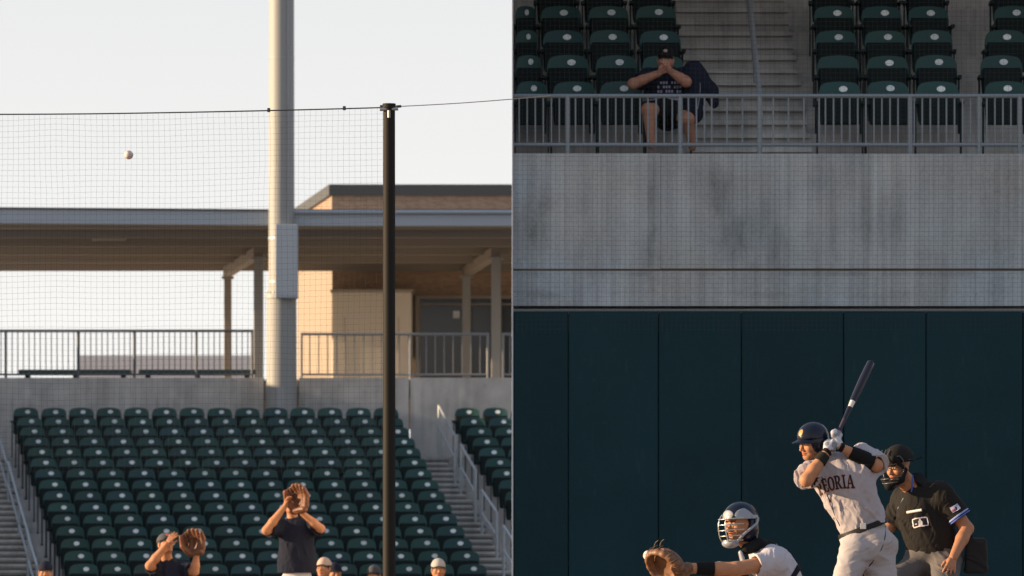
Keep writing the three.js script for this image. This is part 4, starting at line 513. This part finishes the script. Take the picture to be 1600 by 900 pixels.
// ---------------------------------------------------------------- umpire
{
  const D = 39.6, J = (px, py, dz = 0) => at(px, py, D - dz), base = V(J(1450, 0).x, 0, -D), f = figure('umpire in black shirt and mask bending forward, hands on his knees', base);
  const h = headFrame(J(1404, 729, 0.06), V(-0.72, -0.2, 0.66), 0.05), neck = J(1430, 768, 0.02), n = V(-0.3, 0.25, 0.9), tone = skinColor(h, [0.36, 0.165, 0.09], HAIR, 0.3);
  const sL = J(1474, 776, 0.1), eL = J(1511, 826, 0.12), wL = J(1489, 872, 0.36), sR = J(1412, 785, -0.16), eR = J(1380, 838, -0.1), wR = J(1384, 878, 0.16);
  const torso = limb(J(1442, 796, 0), J(1456, 852, 0), 0.205, 0.205, { n, s: 0.78 }), yoke = limb(J(1466, 771, 0.07), J(1415, 778, -0.12), 0.095, 0.095), thighs = (r) => [limb(J(1478, 876, 0.02), J(1476, 908, 0.36), 0.125 - r, 0.09 - r), limb(J(1476, 908, 0.36), J(1500, 1008, 0.1), 0.085 - r, 0.055 - r), limb(J(1440, 880, -0.04), J(1398, 908, 0.26), 0.12 - r, 0.09 - r), limb(J(1398, 908, 0.26), J(1420, 1008, 0), 0.085 - r, 0.055 - r)];
  const arms = join([limb(sL, eL, 0.062, 0.05), limb(eL, eL.clone().lerp(wL, 0.35), 0.05, 0.049), limb(eL.clone().lerp(wL, 0.35), wL, 0.049, 0.033), limb(sR, eR, 0.062, 0.05), limb(eR, wR, 0.05, 0.033)], 0.02);
  f.add('body', lean([surface(headField(h, neck, 0.01), 0.0036, tone), surface(join([arms, limb(sL, sR, 0.06, 0.06), limb(neck, J(1455, 860), 0.07, 0.15), ...thighs(0.02)], 0.03), 0.010, tone), surface(handField(wL, V(-0.25, -0.75, 0.6), V(-0.2, -0.55, -0.8), -1, 0.22, 0.16), 0.0045, tone), surface(handField(wR, V(0.0, -0.9, 0.3), V(0.2, -0.3, -0.9), 1, 0.25, 0.14), 0.0045, tone)]), skinMat);
  let sh = join([torso, yoke, limb(sL, sL.clone().lerp(eL, 0.68), 0.096, 0.09, { flatB: true }), limb(sR, sR.clone().lerp(eR, 0.66), 0.095, 0.086, { flatB: true }), limb(neck, J(1442, 800), 0.085, 0.13)], 0.05); sh = cut(sh, limb(sL.clone().lerp(eL, 0.5), eL, 0.072, 0.08), 0.01); sh = cut(sh, limb(neck.clone().lerp(h.o, 0.1), h.o, 0.07, 0.09), 0.012); sh = keep(folds(folds(sh, 0.007, 7, V(0.8, 0.5, 0.2), 12), 0.003, 18, V(0.9, -0.3, 0.2), 4), J(1452, 864, 0.0), V(0.12, -1, -0.1)); const sg = surface(sh, 0.009), sm = f.add('shirt', sg, C.blackCloth);
  const cuff = sL.clone().lerp(eL, 0.66), cd = eL.clone().sub(sL).normalize(); for (const [t, m, w] of [[0.585, C.paleBlue, 0.015], [0.65, C.blue, 0.012]]) f.add('sleeve_stripe', surface(limb(sL.clone().lerp(eL, t), sL.clone().lerp(eL, t).addScaledVector(cd, w), 0.1, 0.1, { flatA: true, flatB: true }), 0.005), m, sm);
  const hitOn = (fld, px, py) => { const d = at(px, py, 1).sub(V(0, EYE, 0)).normalize(); let t = D - 0.9; for (let i = 0; i < 90; i++) { const q = V(0, EYE, 0).addScaledVector(d, t), s = fld(q.x, q.y, q.z); if (s < 0.001) break; t += Math.max(0.002, s * 0.6); } return V(0, EYE, 0).addScaledVector(d, t); };
  f.add('collar', surface(cut(limb(J(1427, 765, 0.06), J(1434, 752, -0.04), 0.084, 0.082, { flatB: true, flatA: true }), limb(J(1427, 780, 0.1), h.o, 0.068, 0.076), 0.004), 0.006), C.black, sm);
  f.add('collar_stripe', tube([[1426, 742], [1426, 752], [1425, 762], [1424, 769]].map(([x, y]) => J(x, y, 0.115)), 0.006, V(0, 0, 0), 14, 6), C.blue, sm);
  f.add('shirt_highlight', tube([[1412, 778], [1403, 795]].map(([x, y]) => hitOn(sh, x, y)), 0.005, V(0, 0, 0), 6, 6), mat(0.16, 0.28, 0.36, 0.8), sm);  // bluish tube painted in as a highlight on the shirt
  const p0 = hitOn(sh, 1417, 801), p1 = hitOn(sh, 1440, 797); f.add('pocket_pen', rod(p0.clone().add(V(0, 0, 0.006)), p1.clone().add(V(0, 0, 0.006)), 0.012, V(0, 0, 0), 0.011, 10), mat(0.7, 0.68, 0.64, 0.5), sm);
  const u = V(0.96, 0.16, 0.3).normalize(), v = n.clone().cross(u).normalize(); f.add('chest_patch', patch(sg, hitOn(sh, 1437.5, 816), u, v, n, 0.125, 0.068, 0.004), stamp(192, 104, (x, w, q) => { x.fillStyle = '#d9d2d4'; x.beginPath(); x.roundRect(2, 2, 188, 100, 14); x.fill(); x.fillStyle = '#15151c'; x.beginPath(); x.roundRect(12, 12, 168, 80, 8); x.fill(); x.fillStyle = '#d9d2d4'; x.beginPath(); x.moveTo(74, 92); x.lineTo(82, 58); x.lineTo(76, 44); x.lineTo(92, 30); x.arc(100, 26, 11, Math.PI, 0.3); x.lineTo(126, 50); x.lineTo(122, 92); x.closePath(); x.fill(); x.fillRect(30, 60, 24, 10); }), sm);
  const sp = hitOn(sh, 1492.5, 794), sn = V(0.35, 0.1, 0.93), su = V(0.82, 0.5, -0.36).normalize(); f.add('sleeve_patch', patch(sg, sp, su, sn.clone().cross(su).normalize(), sn, 0.075, 0.055, 0.004, 0.04), stamp(128, 96, (x) => { x.fillStyle = '#c9c4d6'; x.fillRect(6, 8, 116, 80); x.fillStyle = '#b4606a'; x.fillRect(12, 46, 40, 36); x.fillStyle = '#2a2c55'; x.beginPath(); x.moveTo(50, 80); x.lineTo(70, 24); x.lineTo(88, 44); x.lineTo(78, 80); x.fill(); x.fillStyle = '#8f9bd0'; x.fillRect(84, 14, 34, 22); }), sm);
  f.add('trousers', surface(folds(folds(join([limb(J(1456, 862, 0), J(1462, 880, -0.04), 0.195, 0.19, { n, s: 0.8 }), ...thighs(0)], 0.05), 0.008, 7, V(0.9, 0.5, 0.1), 21), 0.003, 18, V(0.6, 1, 0), 7), 0.0095), C.umpPants);
  for (const [x, q] of [[1500, 0.1], [1420, 0]]) { const a = J(x, 1005, q); a.y = 0.055; f.add('shoe', surface(keep(limb(a, a.clone().add(V(-0.15, -0.01, 0.1)), 0.055, 0.045), V(0, 0.004, 0), V(0, -1, 0)), 0.01), C.shoe); }
  // cap and mask
  const hs = larger(h, 1.2);
  const c = capShape(hs, { g: 0.013, noBill: true }), cm = f.add('cap', c.crown, C.blackCloth), mk = []; const bar = (...a) => mk.push(tube(a.map((q) => hs.p(...q)), 0.0048, V(0, 0, 0), 16, 6));
  for (const [y, z] of [[0.075, 0.13], [0.03, 0.15], [-0.055, 0.15], [-0.085, 0.14], [-0.112, 0.12]]) bar([0.082, y, 0.06], [0.05, y, z - 0.02], [0, y, z], [-0.05, y, z - 0.02], [-0.082, y, 0.06]); for (const x of [-0.034, 0, 0.034]) bar([x, 0.125, 0.085], [x, 0.08, 0.128], [x, 0.028, 0.15 - Math.abs(x) * 0.3]); for (const x of [-0.034, 0.034]) bar([x, -0.05, 0.145], [x, -0.118, 0.11]); bar([0.082, 0.075, 0.06], [0.098, 0.04, 0.05], [0.09, -0.03, 0.055], [0.07, -0.09, 0.08]); bar([-0.082, 0.075, 0.06], [-0.098, 0.04, 0.05], [-0.09, -0.03, 0.055], [-0.07, -0.09, 0.08]);
  const mm = f.add('umpire_mask', mergeGeometries(mk), mat(0.06, 0.058, 0.052, 0.35)); f.add('mask_pad', surface(cut(join([limb(hs.p(-0.06, 0.068, 0.095), hs.p(0.06, 0.068, 0.095), 0.024, 0.024), limb(hs.p(0.06, 0.068, 0.095), hs.p(0.086, 0.0, 0.055), 0.02, 0.018)], 0.02), ball(h.o, 0.08)), 0.006), C.black, mm); f.add('chin_pad', surface(cut(join([limb(hs.p(-0.07, -0.075, 0.07), hs.p(0, -0.105, 0.115), 0.028, 0.034), limb(hs.p(0, -0.105, 0.115), hs.p(0.07, -0.075, 0.07), 0.034, 0.028), limb(hs.p(0.07, -0.075, 0.07), hs.p(0.09, -0.02, 0.035), 0.024, 0.018)], 0.02), ball(hs.p(0, -0.04, 0.04), 0.05)), 0.006), C.black, mm);
  f.add('mask_strap', tube([hs.p(0.092, 0.04, 0.05), hs.p(0.099, 0.03, -0.02), hs.p(0.06, 0.02, -0.1), hs.p(0, 0.018, -0.12)], 0.008, V(0, 0, 0), 16, 6), C.black, mm); f.add('strap_end', tube([hs.p(0.06, 0.02, -0.1), hs.p(0.075, 0.03, -0.15)], 0.006, V(0, 0, 0), 4, 6), C.black, mm);
  const bc = J(1525, 868, 0.04), bag = thing('ball_bag', 'black ball bag hanging at the hip of the umpire', 'bag', bc.clone()); const bf = (() => { const q = (x, y, z) => { const a = Math.abs(x - bc.x) - (0.062 - (y - bc.y) * 0.06), b = Math.abs(y - bc.y) - 0.115, d = Math.abs(z - bc.z) - 0.035; return Math.hypot(Math.max(a, 0), Math.max(b, 0), Math.max(d, 0)) + Math.min(Math.max(a, b, d), 0) - 0.022; }; q.box = boxOf([bc, 0.2]); return folds(q, 0.006, 10, V(0.5, 1, 0.4), 3); })(); const bgx = surface(bf, 0.008); bgx.translate(-bc.x, -bc.y, -bc.z); const bm = part('pouch', bgx, mat(0.012, 0.011, 0.012, 0.9), bag); part('belt_loop', bx(-0.075, -0.03, 0.1, 0.16, -0.02, 0.03), C.black, bag);
}
// ---------------------------------------------------------------- generic upper figures of the left half
function fielder(o) {
  const D = o.D, J = (px, py, dz = 0) => at(px, py, D - dz), base = V(J(o.hip[0], 0).x, 0, -D), f = figure(o.label, base), h = headFrame(J(...o.head), o.face, o.tilt ?? 0), neck = J(...o.neck), tone = skinColor(h, o.tone ?? TAN, HAIR, 0.2);
  const [sA, eA, wA, sB, eB, wB] = o.arms.map((q) => J(...q)), hip = J(...o.hip), chest = J(...o.chest), n = o.n ?? V(0, 0, 1);
  const arm = (s, e, w) => join([limb(s, e, 0.058, 0.05), limb(e, e.clone().lerp(w, 0.35), 0.05, 0.05), limb(e.clone().lerp(w, 0.35), w, 0.05, 0.032)], 0.02);
  const legs = (r) => o.legs.flatMap((l) => { const k = J(...l[0]), a = J(...l[1]); a.y = 0.1; return [limb(hip.clone().lerp(k, 0.1), k, 0.105 - r, 0.075 - r), limb(k, a, 0.072 - r, 0.05 - r)]; });
  const parts = [surface(headField(h, neck, 0.004), 0.005, tone), surface(join([arm(sA, eA, wA), arm(sB, eB, wB), limb(neck, chest, 0.06, 0.1), limb(sA, sB, 0.055, 0.055), limb(chest, hip, 0.13, 0.12, { n, s: 0.7 }), ...legs(0.02)], 0.03), 0.011, tone)]; for (const hd of o.hands) parts.push(surface(handField(J(...hd.w), hd.y, hd.z, hd.side, hd.curl ?? 0.35, hd.spread ?? 0.12), 0.0055, tone)); f.add('body', lean(parts), skinMat);
  let sh = join([limb(chest, hip, o.rad ?? 0.2, o.rad2 ?? 0.195, { n, s: 0.68 }), limb(sA, sB, 0.088, 0.088), limb(sA, sA.clone().lerp(eA, o.slv ?? 0.8), 0.092, 0.088, { flatB: true }), limb(sB, sB.clone().lerp(eB, o.slv ?? 0.8), 0.092, 0.088, { flatB: true }), limb(neck, chest, 0.075, 0.12)], 0.045); sh = cut(sh, limb(sA.clone().lerp(eA, 0.6), eA.clone().lerp(sA, -0.2), 0.066, 0.074), 0.01); sh = cut(sh, limb(sB.clone().lerp(eB, 0.6), eB.clone().lerp(sB, -0.2), 0.066, 0.074), 0.01); sh = cut(sh, limb(neck.clone().lerp(h.o, 0.08), h.o, 0.068, 0.085), 0.01);
  sh = keep(folds(folds(sh, 0.008, 6, V(1, 0.25, 0.1), o.seed), 0.003, 16, V(0.9, -0.3, 0.2), o.seed + 3), J(hip.x ? o.hip[0] : 0, o.hem ?? 893, 0), V(0, -1, 0)); f.add('shirt', surface(sh, 0.0095), o.shirt ?? C.navy);
  f.add('trousers', surface(folds(join([limb(hip, hip.clone().add(V(0, -0.04, 0)), 0.17, 0.175, { n, s: 0.75 }), ...legs(0)], 0.05), 0.005, 8), 0.012), C.white); for (const l of o.legs) { const a = J(...l[1]); a.y = 0.055; f.add('shoe', surface(keep(limb(a, a.clone().add(V(0, -0.01, 0.15)), 0.05, 0.042), V(0, 0.004, 0), V(0, -1, 0)), 0.012), C.shoe); }
  if (o.cap) { const c = capShape(h, { g: 0.012, len: o.billLen }), cm = f.add('cap', c.crown, o.cap); f.add('bill', c.bill, o.bill ?? C.navy, cm); if (o.logo) f.add('emblem', surface((() => { const q = egg(h.p(0, 0.082, 0.092), 0.02, 0.022, 0.03, h), e = grow(egg(h.p(0, 0.04, -0.012), 0.078, 0.088, 0.099, h), 0.015), z = (x, y, w) => Math.max(q(x, y, w), e(x, y, w)); z.box = q.box; return z; })(), 0.005), o.logo, cm); }
  f.add('hair', surface(keep(grow(egg(h.p(0, 0.022, -0.02), 0.076, 0.085, 0.094, h), 0.006), h.p(0, 0, 0.035), h.v(0, 0, 1)), 0.007), C.hairDark); return { f, J, h };
}
fielder({ label: 'player in navy shirt and cap shading his face, glove raised beside him', D: 58, seed: 4, head: [258.5, 851, 0.02], face: V(0.42, 0.42, 0.8), tilt: -0.05, neck: [262, 880, 0], chest: [265, 903, 0], hip: [266, 962, -0.05], hem: 955, arms: [[246, 890, 0], [234, 884, 0.2], [261, 850, 0.24], [288, 892, 0], [304, 893, 0.16], [307, 868, 0.2]], legs: [[[252, 965, 0.35], [250, 980, 0.0]], [[285, 965, 0.35], [285, 980, 0.05]]],
  hands: [{ w: [262, 849, 0.24], y: V(0.5, 0.8, 0.05), z: V(0.3, -0.2, -0.9), side: -1, curl: 0.2, spread: 0.18 }], slv: 0.72, cap: C.charcoalCap, logo: mat(0.42, 0.1, 0.07, 0.8) });
fieldGlove(at(307, 867, 57.8), V(-0.2, 0.97, 0.05), V(-0.5, 0.1, 0.86), -1, 'brown leather glove held up by the player shading his face', [0.13, 0.045, 0.018], 1.12);
fielder({ label: 'player in navy shirt holding his glove in front of his face', D: 60, seed: 9, head: [456, 788, -0.03], face: V(-0.05, 0.3, 0.95), neck: [458, 814, -0.02], chest: [463, 838, 0], hip: [464, 902, 0], hem: 895, rad: 0.205, rad2: 0.225, arms: [[440, 824, 0], [416, 829, 0.2], [446, 790, 0.24], [488, 824, 0], [501, 826, 0.2], [471, 801, 0.26]], legs: [[[450, 945, 0.05], [445, 984, 0]], [[478, 945, 0.05], [484, 984, 0]]],
  hands: [{ w: [445, 792, 0.24], y: V(0.35, 0.9, 0.1), z: V(0.85, -0.3, 0.3), side: -1, curl: 0.45 }], slv: 0.82, cap: C.navy });
fieldGlove(at(469, 800, 59.72), V(-0.3, 0.93, 0.15), V(-0.72, 0.1, 0.68), -1, 'brown leather glove covering the face of the standing player', [0.14, 0.048, 0.019], 1.25);
// seated players whose heads show along the lower edge
const seated = (px, py, D, face, label, cap, seedn, extra = {}) => fielder({ label, D, seed: seedn, head: [px, py + 11, 0], face, neck: [px, py + 30, -0.02], chest: [px, py + 48, -0.02], hip: [px, Math.min(py + 92, 973), -0.03], hem: 965, rad: 0.17, rad2: 0.17, arms: [[px - 22, py + 38, 0], [px - 30, py + 62, 0.12], [px - 16, py + 78, 0.34], [px + 22, py + 38, 0], [px + 30, py + 62, 0.12], [px + 16, py + 78, 0.34]], legs: [[[px - 14, 955, 0.42], [px - 16, 980, 0.55]], [[px + 14, 955, 0.42], [px + 16, 980, 0.55]]], hands: [{ w: [px - 16, py + 78, 0.34], y: V(0.3, -0.6, 0.7), z: V(0.2, -0.7, -0.6), side: 1 }, { w: [px + 16, py + 78, 0.34], y: V(-0.3, -0.6, 0.7), z: V(-0.2, -0.7, -0.6), side: -1 }], cap, slv: 0.7, ...extra });
seated(71, 883, 62, V(0.05, 0.05, 1), 'player in dark cap at the lower left below the aisle handrails', C.navy, 31);
seated(506, 877, 63, V(-0.35, 0.12, 0.9), 'player with pale cap just right of the standing player', mat(0.45, 0.33, 0.28, 0.85), 37);
seated(523, 884, 64.5, V(0.3, 0, 0.95), 'dark-capped player partly hidden behind the one with the pale cap', C.navy, 38);
seated(584, 889, 63, V(-0.3, 0.1, 0.95), 'player in grey cap just left of the dark net pole', C.charcoalCap, 41);
seated(685, 879, 62, V(0.1, 0.05, 1), 'player in pale grey cap right of the dark net pole', mat(0.33, 0.32, 0.32, 0.85), 43);
// ---------------------------------------------------------------- spectator in the covered grandstand
{
  const D = 51.75, J = (px, py, dz = 0) => at(px, py, D - dz), fl = rf(0), base = V(J(1040, 0).x, fl, -D + 0.1), f = figure('spectator in dark cap and printed shirt sitting behind the guard railing', base), h = headFrame(J(1040, 93, 0.0), V(-0.05, -0.12, 1)), neck = J(1042, 116, -0.05), tone = skinColor(h, [0.36, 0.18, 0.12], HAIR, 0.3);
  const [sA, eA, wA, sB, eB, wB] = [[1014, 122, -0.04], [989, 131, 0.16], [1030, 114, 0.2], [1068, 122, -0.04], [1072, 128, 0.2], [1046, 110, 0.2]].map((q) => J(...q)), hip = J(1044, 172, -0.08), kA = J(1013, 172, 0.4), aA = J(1018, 228, 0.42), kB = J(1074, 186, 0.36), aB = J(1082, 230, 0.2), chest = J(1042, 135, -0.06);
  const arm = (s, e, w) => join([limb(s, e, 0.06, 0.054), limb(e, e.clone().lerp(w, 0.35), 0.054, 0.05), limb(e.clone().lerp(w, 0.35), w, 0.05, 0.034)], 0.02);
  f.add('body', lean([surface(headField(h, neck, 0.008), 0.005, tone), surface(join([arm(sA, eA, wA), arm(sB, eB, wB), limb(neck, chest, 0.065, 0.12), limb(sA, sB, 0.06, 0.06), limb(chest, hip, 0.15, 0.14), limb(hip, kA, 0.09, 0.07), limb(kA, aA, 0.066, 0.04), limb(hip, kB, 0.09, 0.07), limb(kB, aB, 0.066, 0.04)], 0.03), 0.012, tone), surface(handField(wA, V(0.5, 0.75, 0.1), V(0.4, -0.1, -0.9), -1, 0.5), 0.006, tone), surface(handField(wB, V(-0.4, 0.8, 0.1), V(-0.4, -0.1, -0.9), 1, 0.5), 0.006, tone)]), skinMat);
  let sh = join([limb(chest, hip, 0.19, 0.19, { n: V(0, 0, 1), s: 0.8 }), limb(sA, sB, 0.09, 0.09), limb(sA, sA.clone().lerp(eA, 0.6), 0.095, 0.088, { flatB: true }), limb(sB, sB.clone().lerp(eB, 0.6), 0.095, 0.088, { flatB: true }), limb(neck, chest, 0.08, 0.13)], 0.05); sh = cut(sh, limb(neck.clone().lerp(h.o, 0.08), h.o, 0.068, 0.085), 0.01); const sg = surface(folds(sh, 0.006, 8, V(1, 0.3, 0), 2), 0.01), sm = f.add('shirt', sg, C.navy);
  f.add('shirt_print', patch(sg, J(1046, 139, 0.12), V(1, 0, 0), V(0, 1, 0), V(0, 0, 1), 0.26, 0.19, 0.004), stamp(160, 96, (x) => { x.fillStyle = '#8d8fa6'; for (let r = 0; r < 4; r++) for (let i = 0; i < 9; i++) if ((i * 7 + r * 5) % 4) x.fillRect(6 + i * 17, 8 + r * 22, 12, 13); }), sm);
  f.add('shirt_hem', surface(slab(grow(sh, 0.006), J(1047, 160, 0), V(0, 1, 0), 0.075), 0.01), mat(0.26, 0.28, 0.42, 0.9), sm);
  f.add('shorts', surface(folds(join([limb(hip, hip.clone().add(V(0, -0.03, 0)), 0.18, 0.18), limb(hip, hip.clone().lerp(kA, 0.78), 0.12, 0.1, { flatB: true }), limb(hip, hip.clone().lerp(kB, 0.78), 0.12, 0.1, { flatB: true })], 0.05), 0.005, 9), 0.011), C.black); for (const a of [aA, aB]) { const q = a.clone().setY(fl + 0.045); f.add('shoe', surface(keep(limb(q, q.clone().add(V(0, -0.008, 0.14)), 0.046, 0.04), V(0, fl + 0.004, 0), V(0, -1, 0)), 0.011), mat(0.22, 0.15, 0.13, 0.8)); }
  const c = capShape(h, { g: 0.013 }), cm = f.add('cap', c.crown, C.black); f.add('bill', c.bill, C.black, cm); f.add('emblem', egg2(h.p(0, 0.09, 0.092), h), mat(0.35, 0.27, 0.25, 0.8), cm);
  const p = J(1096, 150, 0), jk = thing('hung_jacket', 'dark jacket draped beside the spectator next to the stepped aisle', 'jacket', p.clone()); const jf = folds(join([limb(J(1084, 112, -0.02), J(1108, 138, 0.0), 0.1, 0.075), limb(J(1085, 118, 0), J(1082, 178, 0.05), 0.11, 0.1), limb(J(1108, 138, 0), J(1115, 160, 0.02), 0.07, 0.05)], 0.06), 0.014, 7, V(1, 0.3, 0), 5); const jg = surface(jf, 0.011); jg.translate(-p.x, -p.y, -p.z); part('cloth', jg, C.navy, jk); part('zip', tube([J(1092, 112, 0.1), J(1094, 140, 0.115), J(1090, 170, 0.15)], 0.004, p, 10, 5), C.bolt ?? M.bolt, jk);
}
function egg2(c, h) { return surface(egg(c, 0.022, 0.018, 0.012, h), 0.005); }
cast(scene);
renderer.render(scene, camera);
